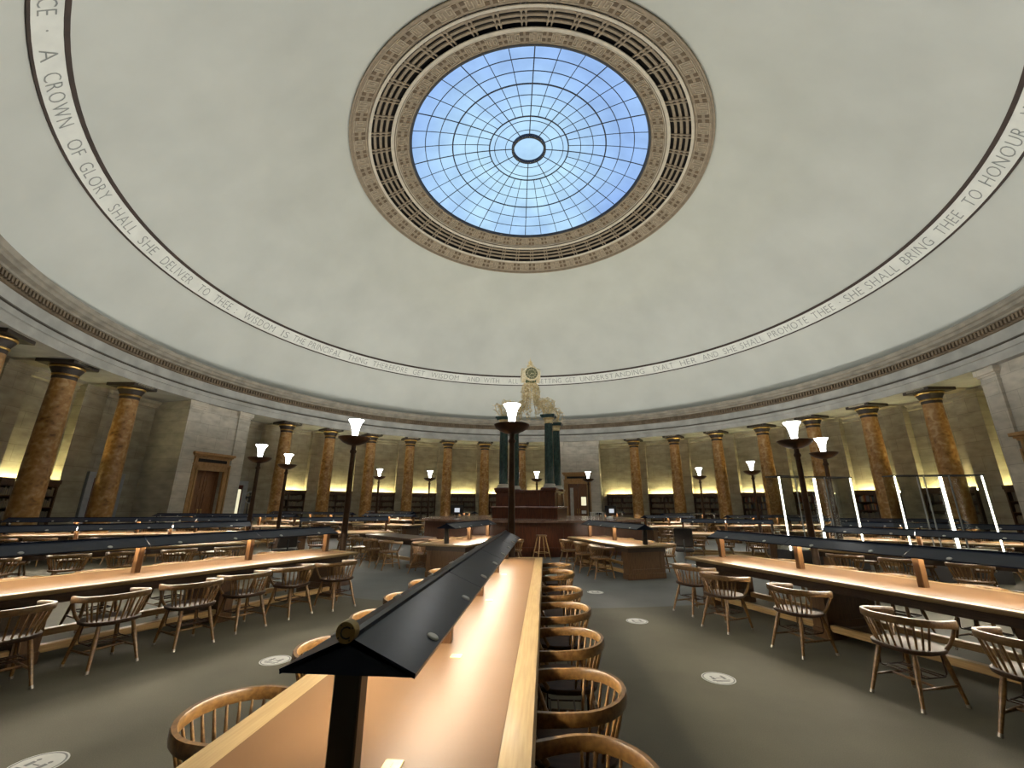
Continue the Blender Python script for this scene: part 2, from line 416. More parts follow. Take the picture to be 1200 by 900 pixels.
ring_trim('wall_crown', [(19.34, 6.25), (19.22, 6.30), (19.20, 6.42), (19.05, 6.50), (19.05, 6.6)], M['wall'], ent)

# oculus surround
oc = None
b = MB(); dome_ring(b, 8.62, 7.86, .04, n=3)
oc = struct(b.build('trim_3', M['frieze'], loc=CEN, smooth=30), 'tan ornamental ring round the skylight with key pattern')
b = MB(); dome_ring(b, 8.66, 8.59, .09, n=1); dome_ring(b, 8.555, 8.535, .06, n=1); b.build('outer_moulding', M['frieze'], oc, 30)
b = MB(); dome_ring(b, 7.88, 7.76, .12, n=2); dome_ring(b, 6.90, 6.76, .12, n=2); dome_ring(b, 6.70, 6.67, .08, n=1); b.build('grille_moulding', M['moulding'], oc, 30)
b = MB(); dome_ring(b, 8.0, 6.45, -.14, n=3, thick=.05); dome_ring(b, 8.9, 8.4, -.06, n=1, thick=.03); b.build('painted_void', M['void'], oc, 30)  # black ring stands in for the darkness behind the grille openings
b = MB()
for q in (7.57, 7.33, 7.09):
    dome_ring(b, q + .055, q - .055, .03, n=1, thick=.05)
b.build('grille_hoop', M['frieze'], oc, 30)
b = MB()
for j in range(48):
    t = 2 * PI * (j + .5) / 48
    for d in (-.011, .011):
        dome_patch(b, t + d - .0035, t + d + .0035, 7.80, 6.84, .045, .06)
    for q in (7.57, 7.33, 7.09):
        for d in (-.011, .011):
            dome_patch(b, t + d - .0065, t + d + .0065, q + .06, q - .06, .055, .05)
b.build('grille_bar', M['frieze'], oc, 0)
b = MB(); dome_ring(b, 6.78, 5.98, .03, n=3); b.build('inner_frieze', M['frieze'], oc, 30)
b = MB()
for j in range(48):
    t = 2 * PI * (j + .5) / 48
    for (ra, rb) in ((8.22, 8.47), (7.94, 8.19)):
        for d in (-.017, .017):
            dome_patch(b, t + d - .0105, t + d + .0105, ra + .05, rb - .05, .055, .03)
    for (ra, rb) in ((6.40, 6.62), (6.12, 6.34)):
        for d in (-.019, .019):
            dome_patch(b, t + d - .0125, t + d + .0125, ra + .05, rb - .04, .045, .03)
b.build('dark_block', M['frieze_dark'], oc, 0)
b = MB()
for j in range(48):
    t0 = 2 * PI * j / 48
    for (rb, rt, sc_) in ((7.93, 8.48, 1.0), (6.10, 6.62, 1.0)):
        h = rt - rb; w = 2 * PI / 48
        def ln(x0, x1, y0, y1):
            dome_patch(b, t0 + (x0 - .5) * w * .62, t0 + (x1 - .5) * w * .62, rb + y0 * h, rb + y1 * h, .06, .04)
        q = .055
        ln(0, 1, 0, q); ln(0, 1, 1 - q, 1)
        # meander
        ln(.04, .09, .15, .85); ln(.04, .40, .80, .86); ln(.35, .40, .32, .86); ln(.18, .40, .30, .36); ln(.18, .23, .30, .62)
        ln(.60, .65, .15, .70); ln(.60, .96, .15, .21); ln(.91, .96, .15, .85); ln(.74, .96, .80, .86); ln(.76, .81, .40, .86)
b.build('key_pattern', M['frieze_pale'], oc, 0)

# skylight
RG = 5.97; ZG = dome_z(5.97) + .02; RISE = 1.02
def sky_z(r): return ZG + RISE * (1 - (r / RG) ** 2)
b = MB(); b.lathe([(RG + .06, ZG - .1), (RG - .02, ZG - .1), (RG - .06, ZG + .02), (RG + .06, ZG + .1)], 144)
win = struct(b.build('window_1', M['steel'], loc=CEN, smooth=40), 'round glazed skylight in the crown of the dome')
b = MB(); pr = [(RG * i / 18, sky_z(RG * i / 18) + .06) for i in range(18, -1, -1)]; pr[-1] = (.001, pr[-1][1])
b.lathe(pr, 144); b.build('skylight_glass', M['sky_glass'], win, 60)
b = MB()
for k in range(36):
    a = PI / 2 + 2 * PI * k / 36
    major = k % 3 == 0
    r0 = .86 if major else .345 * RG
    pts = [(r0 + (RG - .02 - r0) * i / 10, 0, sky_z(r0 + (RG - .02 - r0) * i / 10)) for i in range(11)]
    b.tube(pts, .024 if major else .017, 6, Matrix.Rotation(a, 4, 'Z'))
b.build('radial_bar', M['steel'], win, 40)
b = MB()
for q, rr in ((.205, .016), (.30, .018), (.345, .034), (.45, .018), (.555, .018), (.66, .034), (.775, .02), (.885, .02)):
    r = q * RG; z = sky_z(r); 
    b.lathe([(r + rr * math.cos(t), z + rr * math.sin(t)) for t in [2 * PI * i / 6 for i in range(7)]], 120)
b.build('ring_bar', M['steel'], win, 60)
b = MB(); b.lathe([(.90, sky_z(.9) - .08), (.78, sky_z(.9) - .08), (.76, sky_z(.9) + .06), (.90, sky_z(.9) + .1), (.90, sky_z(.9) - .08)], 64); b.build('hub_ring', M['steel'], win, 40)

# ------------------------------------------------------------------ columns, pilasters, door bays, bookcases
def pos_ang(k): return 180 - (-10 + 10 * k)         # bay positions run clockwise, 36 of them
DOORS = {2: 'far', 11: 'right', 20: 'near', 29: 'left'}   # door bay covers positions k and k+1
def is_pier(k): return any(k % 36 in (d, d + 1) for d in DOORS)

pb = MB()
for k in range(36):
    if is_pier(k): continue
    mx = Matrix.Rotation(rot_out(pos_ang(k)), 4, 'Z')
    pb.box(18.98, 19.36, -.50, .50, 0, 6.28, mx); pb.box(18.95, 19.36, -.53, .53, 0, .25, mx)
    pb.box(18.93, 19.36, -.55, .55, 6.28, 6.36, mx); pb.box(18.86, 19.36, -.60, .60, 6.36, 6.52, mx); pb.box(18.96, 19.36, -.52, .52, 6.08, 6.12, mx)
    pb.box(16.9, 19.3, -.42, .42, 6.52, 6.6, mx)
pb.build('pilaster', M['wall'], wall, 0)

def make_column():
    t = bpy.data.objects.new('marbled_column', None); COL.objects.link(t)
    b = MB(); b.cham(-.52, .52, -.52, .52, 0, .16, .015)
    b.lathe([(.50, .16), (.52, .20), (.52, .26), (.49, .31), (.44, .33), (.44, .36), (.47, .39), (.47, .43), (.42, .46)], 32, cap=True); b.build('base', M['pale_stone'], t)
    b = MB(); pr = []
    for i in range(13):
        u = i / 12; pr.append((.405 - .07 * u ** 1.7, .44 + 5.52 * u))
    b.lathe(pr, 36, cap=True); b.build('shaft', M['scag'], t, 50)
    b = MB(); b.lathe([(.335, 5.96), (.345, 6.0), (.345, 6.10), (.37, 6.18), (.45, 6.34), (.49, 6.42), (.46, 6.48)], 36, cap=True)
    b.cham(-.60, .60, -.60, .60, 6.47, 6.60, .008)
    cap = b.build('capital', M['capital'], t)
    b = MB(); b.lathe([(.352, 6.08), (.372, 6.09), (.385, 6.12), (.372, 6.15), (.352, 6.16)], 36); b.lathe([(.462, 6.36), (.490, 6.38), (.498, 6.41), (.485, 6.44)], 36); b.build('gilt_band', M['brass'], cap)
    return t
proto = None
names = {}
for i, k in enumerate(range(4, 11)): names[k] = 'ochre marbled column, %s to the right of the far doorway' % ORD[i]
for i, k in enumerate(range(1, -6, -1)): names[k] = 'ochre marbled column, %s to the left of the far doorway' % ORD[i]
for i, k in enumerate(range(-8, -12, -1)): names[k] = 'ochre marbled column, %s leftward of the left brown door' % ORD[i]
for i, k in enumerate(range(13, 15)): names[k] = 'ochre marbled column, %s past the right-hand doorway' % ORD[i]
for k, lab in names.items():
    if proto is None: proto = make_column(); o = proto
    else: o = copy_tree(proto)
    p = polar(17.5, pos_ang(k)); o.location = p; o.rotation_euler = (0, 0, rot_out(pos_ang(k)))
    tag(o, lab, 'column', 'marbled columns round the reading room')

def door_bay(k, side, num):
    ang = pos_ang(k + .5); rz = rot_out(ang)
    F = 17.05
    b = MB()
    for s in (-1, 1):
        y0, y1 = sorted((s * .80, s * 1.78)); b.box(F, 19.3, y0, y1, 0, 6.6)
    b.box(F, 19.3, -.80, .80, 3.28, 6.6)
    w = struct(b.build('wall_' + side, M['pier'], loc=CEN, rz=rz, smooth=0), 'projecting stone door bay, %s side of the room' % side)
    for s in (-1, 1):
        b = MB(); y0, y1 = sorted((s * 1.06, s * 1.80)); b.box(F - .09, F + .01, y0, y1, 0, 6.3)
        b.box(F - .12, F + .01, y0 - .03, y1 + .03, 0, .3); b.box(F - .12, F, y0 - .03, y1 + .03, 6.06, 6.10); b.box(F - .14, F, y0 - .05, y1 + .05, 6.3, 6.38); b.box(F - .20, F, y0 - .1, y1 + .1, 6.38, 6.6)
        b.build('pilaster', M['pier'], w, 0)
    d = bpy.data.objects.new('door_%d' % num, None); COL.objects.link(d); d.location = CEN; d.rotation_euler = (0, 0, rz)
    struct(d, 'tall brown door in a moulded frame, %s side' % side)
    b = MB()
    for s in (-1, 1):
        y0, y1 = sorted((s * .76, s * 1.04)); b.box(F - .07, F + .02, y0, y1, 0, 3.52)
        y0, y1 = sorted((s * .74, s * .84)); b.box(F - .11, F + .02, y0, y1, 0, 3.34)
        y0, y1 = sorted((s * .98, s * 1.06)); b.box(F - .12, F + .02, y0, y1, 0, 3.55)
    b.box(F - .07, F + .02, -1.04, 1.04, 3.24, 3.52); b.box(F - .11, F + .02, -.84, .84, 3.24, 3.34)
    b.box(F - .10, F + .02, -1.08, 1.08, 3.50, 3.60); b.box(F - .08, F + .02, -.98, .98, 3.60, 3.90)
    for i, (z0, z1, e) in enumerate(((3.88, 3.95, .10), (3.95, 4.02, .16), (4.02, 4.14, .24))): b.box(F - e, F + .02, -1.02 - e * .6, 1.02 + e * .6, z0, z1)
    b.build('door_frame', M['door_frame'], d, 0)
    b = MB(); b.box(F - .1, F - .075, -.80, .80, 3.66, 3.82); b.build('dark_slot', M['void'], d, 0)
    for s in (-1, 1):
        b = MB(); y0, y1 = sorted((s * .01, s * .79)); b.box(F + .28, F + .34, y0, y1, 0.01, 3.27)
        for (za, zb) in ((.25, 1.15), (1.30, 2.10), (2.25, 3.05)):
            ya, yb = y0 + .12, y1 - .12
            b.box(F + .255, F + .285, ya, yb, za, za + .06); b.box(F + .255, F + .285, ya, yb, zb - .06, zb); b.box(F + .255, F + .285, ya, ya + .06, za + .06, zb - .06); b.box(F + .255, F + .285, yb - .06, yb, za + .06, zb - .06)
        lf = b.build('door_leaf', M['door'], d, 0)
        b = MB(); yh = s * .09; b.tube([(F + .21, yh, 1.0), (F + .20, yh, 1.08), (F + .20, yh, 1.28), (F + .21, yh, 1.36)], .014, 8); b.box(F + .20, F + .265, yh - .03, yh + .03, 1.02, 1.06); b.box(F + .20, F + .265, yh - .03, yh + .03, 1.30, 1.34)
        b.build('door_handle', M['brass'], lf)
    return d, F
for num, (k, side) in enumerate(DOORS.items(), 1):
    d, F = door_bay(k, side, num)
    if side == 'far':
        # left of the pair seen from the room is local +y here
        b = MB(); b.box(F + .245, F + .262, .36, .62, .35, 2.95); o = b.build('glazed_panel', M['pale_stone'], d, 0)
        b = MB(); b.box(F + .245, F + .262, -.62, -.24, 1.60, 2.25); b.build('lit_pane', M['glow_panel'], d, 0)
        b = MB(); b.box(F + .245, F + .262, -.60, -.24, .98, 1.22); b.build('notice', M['paper'], d, 0)

# small doors in the bays on both sides of the left door bay
def small_door(k, num, lab):
    ang = pos_ang(k); d = bpy.data.objects.new('door_%d' % num, None); COL.objects.link(d); d.location = CEN; d.rotation_euler = (0, 0, rot_out(ang)); struct(d, lab)
    b = MB(); b.box(19.20, 19.36, -.80, -.55, 0, 2.95); b.box(19.20, 19.36, .55, .80, 0, 2.95); b.box(19.20, 19.36, -.55, .55, 2.70, 2.95); b.build('door_frame', M['pale_frame'], d, 0)
    b = MB(); b.box(19.28, 19.35, -.55, .55, 0.01, 2.70); lf = b.build('door_leaf', M['darkred'], d, 0)
    b = MB(); b.box(19.265, 19.285, -.46, -.10, .9, 2.45); b.build('pale_panel', M['glow_panel'] if num == 5 else M['pale_stone'], lf, 0)
    b = MB(); b.tube([(19.23, .36, 1.0), (19.22, .36, 1.15), (19.23, .36, 1.3)], .014, 8); b.box(19.22, 19.29, .345, .375, 1.02, 1.05); b.box(19.22, 19.29, .345, .375, 1.25, 1.28); b.build('door_handle', M['brass'], lf)
small_door(-7.0 + 1.5, 5, 'dark red door in pale frame right of the left door bay')
small_door(-8.0 + .5 - .0, 6, 'dark red door in pale frame left of the left door bay')

# bookcases
BAYS = []
for k in range(-9, 14):
    a, c = k % 36, (k + 1) % 36
    if is_pier(a) and is_pier(c) and any(a == d for d in DOORS): continue
    if k in (-6, -8): continue
    BAYS.append(k)
def make_bookcase():
    W = 1.10
    t = bpy.data.objects.new('bookcase', None); COL.objects.link(t)     # local +x away from the axis, origin at the axis
    b = MB(); x0, x1 = 18.86, 19.28
    b.box(x0, x1, -W, -W + .06, 0, 2.34); b.box(x0, x1, W - .06, W, 0, 2.34); b.box(x0 + .02, x1, -.03, .03, .15, 2.3); b.box(x1 - .03, x1, -W, W, 0, 2.34)
    b.box(x0, x1, -W, W, 0, .15); b.box(x0, x1, -W, W, 2.30, 2.36); b.box(x0 - .05, x0 + .08, -W - .02, W + .02, 2.34, 2.50); b.box(x0 - .02, x0 + .05, -W, W, 2.24, 2.34)
    b.build('carcass', M['shelf'], t, 0)
    for z in (.58, 1.02, 1.44, 1.86):
        b = MB(); b.box(x0 + .02, x1 - .03, -W + .06, W - .06, z, z + .035); b.build('shelf', M['shelf'], t, 0)
    b = MB(); b.box(x0 + .24, x0 + .29, -W + .05, W - .05, 2.36, 2.40); b.build('strip_light', M['cove'], t, 0)
    return t
bk = None
SHELF_Z = (.15, .615, 1.055, 1.475, 1.895)
bay_name = {}
for i, k in enumerate([q for q in BAYS if q >= 3]): bay_name[k] = 'dark wooden bookcase, %s bay to the right of the far door' % ORD[i]
for i, k in enumerate([q for q in BAYS if q < 3][::-1]): bay_name[k] = 'dark wooden bookcase, %s bay to the left of the far door' % ORD[i]
for k in BAYS:
    if bk is None: bk = make_bookcase(); o = bk
    else: o = copy_tree(bk)
    o.location = CEN; o.rotation_euler = (0, 0, rot_out(pos_ang(k + .5)))
    tag(o, bay_name[k], 'bookcase', 'bookcases between the wall pilasters')
# books: the individual ones in the bays that face the camera most closely, the rest as one mass
bmesh_list = []
for w, h, dp in ((.055, .30, .20), (.075, .33, .22), (.045, .27, .19), (.10, .32, .22), (.065, .24, .18)):
    q = MB(); q.box(0, dp, -w / 2, w / 2, 0, h); q.box(-.006, .01, -w / 2 + .004, w / 2 - .004, h * .12, h * .16); q.box(-.006, .01, -w / 2 + .004, w / 2 - .004, h * .78, h * .86)
    bmesh_list.append((q.mesh('book', M['book'], 0), w))
mass = MB(); nb = 0
IND = (6, 7, 8)
lab_bay = {6: 'fourth', 7: 'fifth', 8: 'sixth'}
shelf_word = {1: 'low', 2: 'middle', 3: 'upper', 4: 'top'}
for k in BAYS:
    rz = rot_out(pos_ang(k + .5)); mx = Matrix.Rotation(rz, 4, 'Z')
    for si, z in enumerate(SHELF_Z):
        y = -1.03
        while y < 1.02:
            me, w = random.choice(bmesh_list)
            if -.06 < y + w / 2 < .06 or abs(y) < .04: y += .05; continue
            if y + w > 1.03: break
            if random.random() < .05: y += .12; continue
            if k in IND and si in (3, 4) and nb < 300:
                o = bpy.data.objects.new('book', me); COL.objects.link(o); nb += 1
                o.matrix_world = Matrix.Translation(Vector(CEN)) @ mx @ Matrix.Translation((18.93, y + w / 2, z))
                tag(o, 'cloth-bound volume upright on the %s shelf of the %s bookcase rightward of the far door' % (shelf_word[si], lab_bay[k]), 'book', 'volumes on the %s shelf, %s bookcase right of the far door' % (shelf_word[si], lab_bay[k]))
            else:
                h = random.uniform(.22, .33); mass.box(18.93, 19.15, y + .002, y + w - .002, z, z + h, mx)
            y += w + .002
o = mass.build('books', M['book_mass'], None, 0, loc=CEN); tag(o, 'rows of dark old volumes filling the other bookcases', 'books'); o['kind'] = 'stuff'

# ------------------------------------------------------------------ torchere lamps
def make_lamp():
    t = bpy.data.objects.new('torchere', None); COL.objects.link(t)
    b = MB(); b.lathe([(.24, 0), (.24, .03), (.22, .06), (.18, .09), (.12, .16), (.085, .28), (.075, .36)], 24, cap=True); b.build('base', M['bronze'], t)
    b = MB(); b.lathe([(.072, .30), (.066, 1.2), (.058, 2.2), (.05, 2.98)], 16, cap=True); b.lathe([(.075, .95), (.09, .99), (.075, 1.03)], 16); b.lathe([(.062, 2.80), (.078, 2.84), (.062, 2.88)], 16); b.build('pole', M['bronze'], t, 50)
    b = MB(); b.lathe([(.05, 2.98), (.14, 3.0), (.25, 3.05), (.325, 3.11), (.365, 3.165), (.355, 3.175), (.31, 3.125), (.22, 3.08), (.10, 3.05), (.001, 3.05)], 32); b.build('bowl', M['bowl'], t, 60)
    b = MB(); b.lathe([(.050, 3.05), (.058, 3.16), (.070, 3.28), (.090, 3.40), (.120, 3.50), (.178, 3.585), (.170, 3.59), (.110, 3.50), (.080, 3.40), (.060, 3.28), (.045, 3.10), (.001, 3.10)], 24); b.build('glass_shade', M['lamp_on'], t, 60)
    return t
lamp_px = [('beyond the far end of the nearest table', .021, .21449), ('tall, beyond the end of the first left table', -20.545, .16562), ('by the left door, taller of the pair', -30.665, .10372), ('by the left door, shorter of the pair', -27.715, .08936),
           ('far left, before the bookcases', -17.099, .06742), ('far back left, right of the other far one', -10.753, .06607), ('tallest on the right', 34.029, .14610), ('right, just behind the tallest one', 36.433, .11407),
           ('far right, nearer of two', 29.329, .07916), ('far right, farther of two', 23.652, .06997), ('in front of the far door', 10.105, .06617), ('seen above the desk between green columns', 3.366, .06648)]
lamp_pos = []
proto = None
for lab, az, tn in lamp_px:
    dist = {.021: 8.6, -30.665: 15.6, 34.029: 11.0, -10.753: 25.6, 36.433: 15.25}.get(az, 1.75 / tn); a = R(az)
    p = (dist * math.sin(a), dist * math.cos(a), 0)
    size = (dist * tn + 1.68) / 3.43
    lamp_pos.append((p[0], p[1], size))
    if proto is None: proto = make_lamp(); o = proto
    else: o = copy_tree(proto)
    o.location = p; o.scale = (size, size, size); tag(o, 'bronze torchere with lit white vase shade, ' + lab, 'floor lamp', 'bronze torcheres round the room')
LAMP_W = 640
def spot(name, loc, energy, parent=None):
    l = bpy.data.lights.new(name, 'SPOT'); l.energy = energy; l.color = (1.0, .965, .90); l.spot_size = R(178); l.spot_blend = .45; l.shadow_soft_size = .1
    o = bpy.data.objects.new(name, l); COL.objects.link(o); o.location = loc; o.rotation_euler = (PI, 0, 0); return o
for p in lamp_pos: spot('lamp_bulb', (p[0], p[1], 3.59 * p[2]), LAMP_W)

# ------------------------------------------------------------------ chair
def bow_path(n=15):
    # horseshoe: arms run forward (+y), curve round the back (-y)
    pts = [(-.265, .235, .655), (-.285, .15, .665), (-.292, .05, .672)]
    for i in range(n):
        a = PI + PI * i / (n - 1)
        pts.append((.292 * math.cos(a), .255 * math.sin(a) - .03, .678 + .016 * math.sin(PI * i / (n - 1))))
    pts += [(.292, .05, .672), (.285, .15, .665), (.265, .235, .655)]
    return pts
def seat_mb():
    b = MB(); rings = []
    for z, sc_ in ((.415, .90), (.425, .97), (.445, 1.0), (.455, .985), (.458, .95)):
        rg = []
        for j in range(28):
            a = 2 * PI * j / 28; c, s = math.cos(a), math.sin(a)
            x = .255 * abs(c) ** .75 * (1 if c > 0 else -1); y = (.235 if s > 0 else .245) * abs(s) ** .75 * (1 if s > 0 else -1)
            rg.append((x * sc_, y * sc_, z))
        rings.append(rg)
    b.loft(rings)
    return b
LEGS = [((-.15, -.15), (-.215, -.275)), ((.15, -.15), (.215, -.275)), ((-.16, .15), (-.215, .235)), ((.16, .15), (.215, .235))]
def leg_pts(i, u):
    (x0, y0), (x1, y1) = LEGS[i]; return (x0 + (x1 - x0) * u, y0 + (y1 - y0) * u, .42 * (1 - u) + .0 * u)
SPIN = [i for i in range(13)]
def spindle_ends(i):
    a = PI + PI * (i + 1) / 14
    top = (.285 * math.cos(a), .248 * math.sin(a) - .03, .665); bot = (.225 * math.cos(a), .195 * math.sin(a) - .02, .445)
    return bot, top
def arm_pts(s):
    return [(s * .215, .12, .44), (s * .245, .155, .50), (s * .262, .185, .57), (s * .270, .215, .645)]
def chair_parts(b_for):
    """b_for(part) -> mesh builder; fills every part"""
    bw = bow_path()
    flare = [1.25, 1.1, 1.0] + [1.0] * 15 + [1.0, 1.1, 1.25]
    b_for('bow_rail').tube(bw, flare, mx=None, flat=(.0155, .030))
    for i in range(13):
        p, q = spindle_ends(i); m = [(p[k] + q[k]) / 2 for k in range(3)]
        b_for('spindle').tube([p, m, q], [.008, .0105, .007], 6)
    for s in (-1, 1): b_for('arm_support').tube(arm_pts(s), [.017, .016, .015, .014], 8)
    for i in range(4):
        b_for('leg').tube([leg_pts(i, u) for u in (0, .3, .55, .8, .97)], [.018, .022, .019, .016, .014], 10)
        b_for('foot_cap').tube([leg_pts(i, u) for u in (.93, .96, 1.0)], [.016, .018, .018], 10)
    for s, (a, c) in ((-1, (0, 2)), (1, (1, 3))):
        b_for('stretcher').tube([leg_pts(a, .62), [(leg_pts(a, .62)[k] + leg_pts(c, .62)[k]) / 2 for k in range(3)], leg_pts(c, .62)], [.010, .014, .010], 8)
    b_for('stretcher').tube([(-.19, -.02, .16), (0, -.02, .16), (.19, -.02, .16)], [.010, .014, .010], 8)
    r = b_for('under_rack')
    for y in (-.13, -.07, .05, .11): r.tube([(-.18, y, .235), (.18, y, .235)], .006, 6)
    for s in (-1, 1): r.tube([(s * .16, -.15, .42), (s * .175, -.15, .25), (s * .18, -.12, .232), (s * .18, .10, .232), (s * .175, .13, .25), (s * .16, .13, .42)], .006, 6)
def make_chair():
    t = bpy.data.objects.new('bow_back_chair', None); COL.objects.link(t)
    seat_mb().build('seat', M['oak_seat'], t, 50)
    store = {}
    def single(part): return store.setdefault(part, MB())
    class Multi:
        pass
    lists = {}
    def each(part):
        if part in ('bow_rail', 'under_rack'): return single(part)
        q = MB(); lists.setdefault(part, []).append(q); return q
    chair_parts(each)
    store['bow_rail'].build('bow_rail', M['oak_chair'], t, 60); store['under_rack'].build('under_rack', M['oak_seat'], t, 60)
    for p in ('spindle', 'arm_support', 'stretcher'):
        for q in lists[p]: q.build(p, M['oak_chair'], t, 60)
    for q, c in zip(lists['leg'], lists['foot_cap']):
        lg = q.build('leg', M['oak_chair'], t, 60); c.build('foot_cap', M['ferrule'], lg, 60)
    return t
def make_far_chair():
    b = seat_mb(); chair_parts(lambda p: b)
    return b.mesh('bow_back_chair', M['oak_chair'], 50)
CH = None; FAR = make_far_chair(); CHN = 0
def put_chair(r, off, ang, face, label, group, jitter=0.0):
    """face: +1 the chair looks towards +off side, -1 towards -off"""
    global CH, CHN
    p = polar(r, ang, off); rz = rot_out(ang) + (0 if face > 0 else PI) + R(jitter)
    if math.hypot(p[0], p[1]) < 9.6:
        if CH is None: CH = make_chair(); o = CH
        else: o = copy_tree(CH)
    else:
        o = bpy.data.objects.new('bow_back_chair', FAR); COL.objects.link(o)
    o.location = p; o.rotation_euler = (0, 0, rz); CHN += 1
    tag(o, label, 'chair', group)

# ------------------------------------------------------------------ reading tables
TH = .76
def panel_end(b, x0, x1, w):
    b.box(x0, x1, -w, w, .10, .71); b.cham(x0 - .03, x1 + .03, -w - .03, w + .03, 0, .13, .012)
    for s in (-1, 1):
        y0, y1 = sorted((s * (w - .10), s * (w + .012))); b.box(x0 - .015, x1 + .015, y0, y1, .13, .71)
    b.box(x0 - .015, x1 + .015, -w, w, .60, .71); b.box(x0 - .015, x1 + .015, -w, w, .13, .22)
def make_table(L0, L1, hood0, hood1, nseg, end_w=.46, mids=2, badge=False):
    """local x = radius from the axis; table from L0 to L1"""
    t = bpy.data.objects.new('reading_table', None); COL.objects.link(t)
    W = .65
    b = MB(); b.cham(L0, L1, -W, W, .712, TH, .012); top = b.build('tabletop', M['oak'], t, 25)
    b = MB(); b.box(L0 + .13, L1 - .13, -W + .135, W - .135, TH - .01, TH + .0015); b.build('inlay', M['inlay'], top, 0)
    b = MB()
    for s in (-1, 1): b.box(L0 + .16, L1 - .16, s * .50 - .02, s * .50 + .02, .60, .713)
    b.box(L0 + .14, L0 + .18, -.52, .52, .60, .713); b.box(L1 - .18, L1 - .14, -.52, .52, .60, .713); b.build('apron', M['apron'], t, 0)
    xs = [L0 + .30] + [L0 + .3 + (L1 - L0 - .6) * (i + 1) / (mids + 1) for i in range(mids)] + [L1 - .30]
    for x in xs:
        b = MB(); panel_end(b, x - .09, x + .09, end_w); b.build('pedestal', M['oak_brown'], t, 0)
    for s in (-1, 1):
        b = MB(); b.cham(L0 + .42, L1 - .42, s * .40 - .045, s * .40 + .045, .10, .18, .008)
        b.build('foot_rail', M['oak_edge'], t, 20)
    # lamp hood on posts
    HB, HT, HW = 1.112, 1.219, .248
    for i in range(nseg + 1):
        x = hood0 + .05 + (hood1 - hood0 - .10) * i / nseg
        b = MB(); b.cham(x - .035, x + .035, -.050, .050, TH - .005, HT - .03, .006); b.build('post', M['oak_brown'] if i < nseg else M['black'], t, 20)  # outer end post blackened: its unlit face is put into the colour
    sl = (hood1 - hood0) / nseg
    for i in range(nseg):
        a, c = hood0 + sl * i + .004, hood0 + sl * (i + 1) - .004
        b = MB(); T = .016
        for s in (-1, 1):
            q = [(s * HW, HB), (s * .0, HT), (0, HT - T * 1.6), (s * (HW - .004), HB - T)]
            b.loft([[(a, y, z) for y, z in q], [(c, y, z) for y, z in q]])
        b.box(a, c, -.016, .016, HT - .012, HT + .010)
        if i == 0: b.prism([(0, 0)] * 0 or [(-HW, HB - .012), (HW, HB - .012), (0, HT)], -.012, .012, Matrix(((0, 0, 1, a + .012), (1, 0, 0, 0), (0, 1, 0, 0), (0, 0, 0, 1))))
        if i == nseg - 1: b.prism([(-HW, HB - .012), (HW, HB - .012), (0, HT)], -.012, .012, Matrix(((0, 0, 1, c - .012), (1, 0, 0, 0), (0, 1, 0, 0), (0, 0, 0, 1))))
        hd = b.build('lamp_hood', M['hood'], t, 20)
        for s in (-1, 1):
            for f in (.27, .77):
                x = a + (c - a) * f; y = s * (HW - .035); z = HB + (HT - HB) * .035 / HW
                nrm = Vector((0, s * (HT - HB), HW)).normalized(); m4 = Matrix.Translation((x, y, z)) @ Vector((0, 0, 1)).rotation_difference(nrm).to_matrix().to_4x4()
                q = MB(); q.lathe([(.026, -.004), (.026, .005), (.022, .009), (.001, .009)], 14, m4); q.build('number_stud', M['stud'], hd, 40)
    for s in (-1, 1):
        b = MB(); y0, y1 = sorted((s * .060, s * .074)); b.box(hood0 + .20, hood1 - .20, y0, y1, 1.118, 1.163)
        b.build('strip_light', M['strip'], t, 0)
    return t
RIN, ROUT = 9.72, 16.42
def table_name(k):
    if k == 0: return 'the nearest table'
    side = 'right' if k > 0 else 'left'
    return '%s table %sward' % (ORD[abs(k) - 1], side)
A0 = -4.4
outer = make_table(RIN, ROUT, 9.92, 16.20, 4)
SEATS = [10.42, 11.30, 12.17, 13.04, 13.92, 14.80, 15.70]
near_right = [(10.25, 0), (11.06, 2), (12.39, -2), (13.30, 3), (14.23, 0), (15.13, -2), (15.93, 14)]
near_left = [(11.15, 0), (12.1, 0), (12.95, 0), (13.75, -3), (14.6, 0), (15.55, 3)]
T1L_near = [(10.62, 1.12, -6), (11.34, .93, 4), (12.12, .97, 0), (12.86, 1.06, -3), (13.65, 1.03, 3), (14.45, 1.03, 0), (15.3, 1.03, 0)]
T1R_near = [(10.42, -1.09, 3), (11.3, -1.30, 8), (12.36, -1.18, -3), (13.64, -1.42, -6), (14.45, -1.33, 3), (15.4, -1.2, 0)]
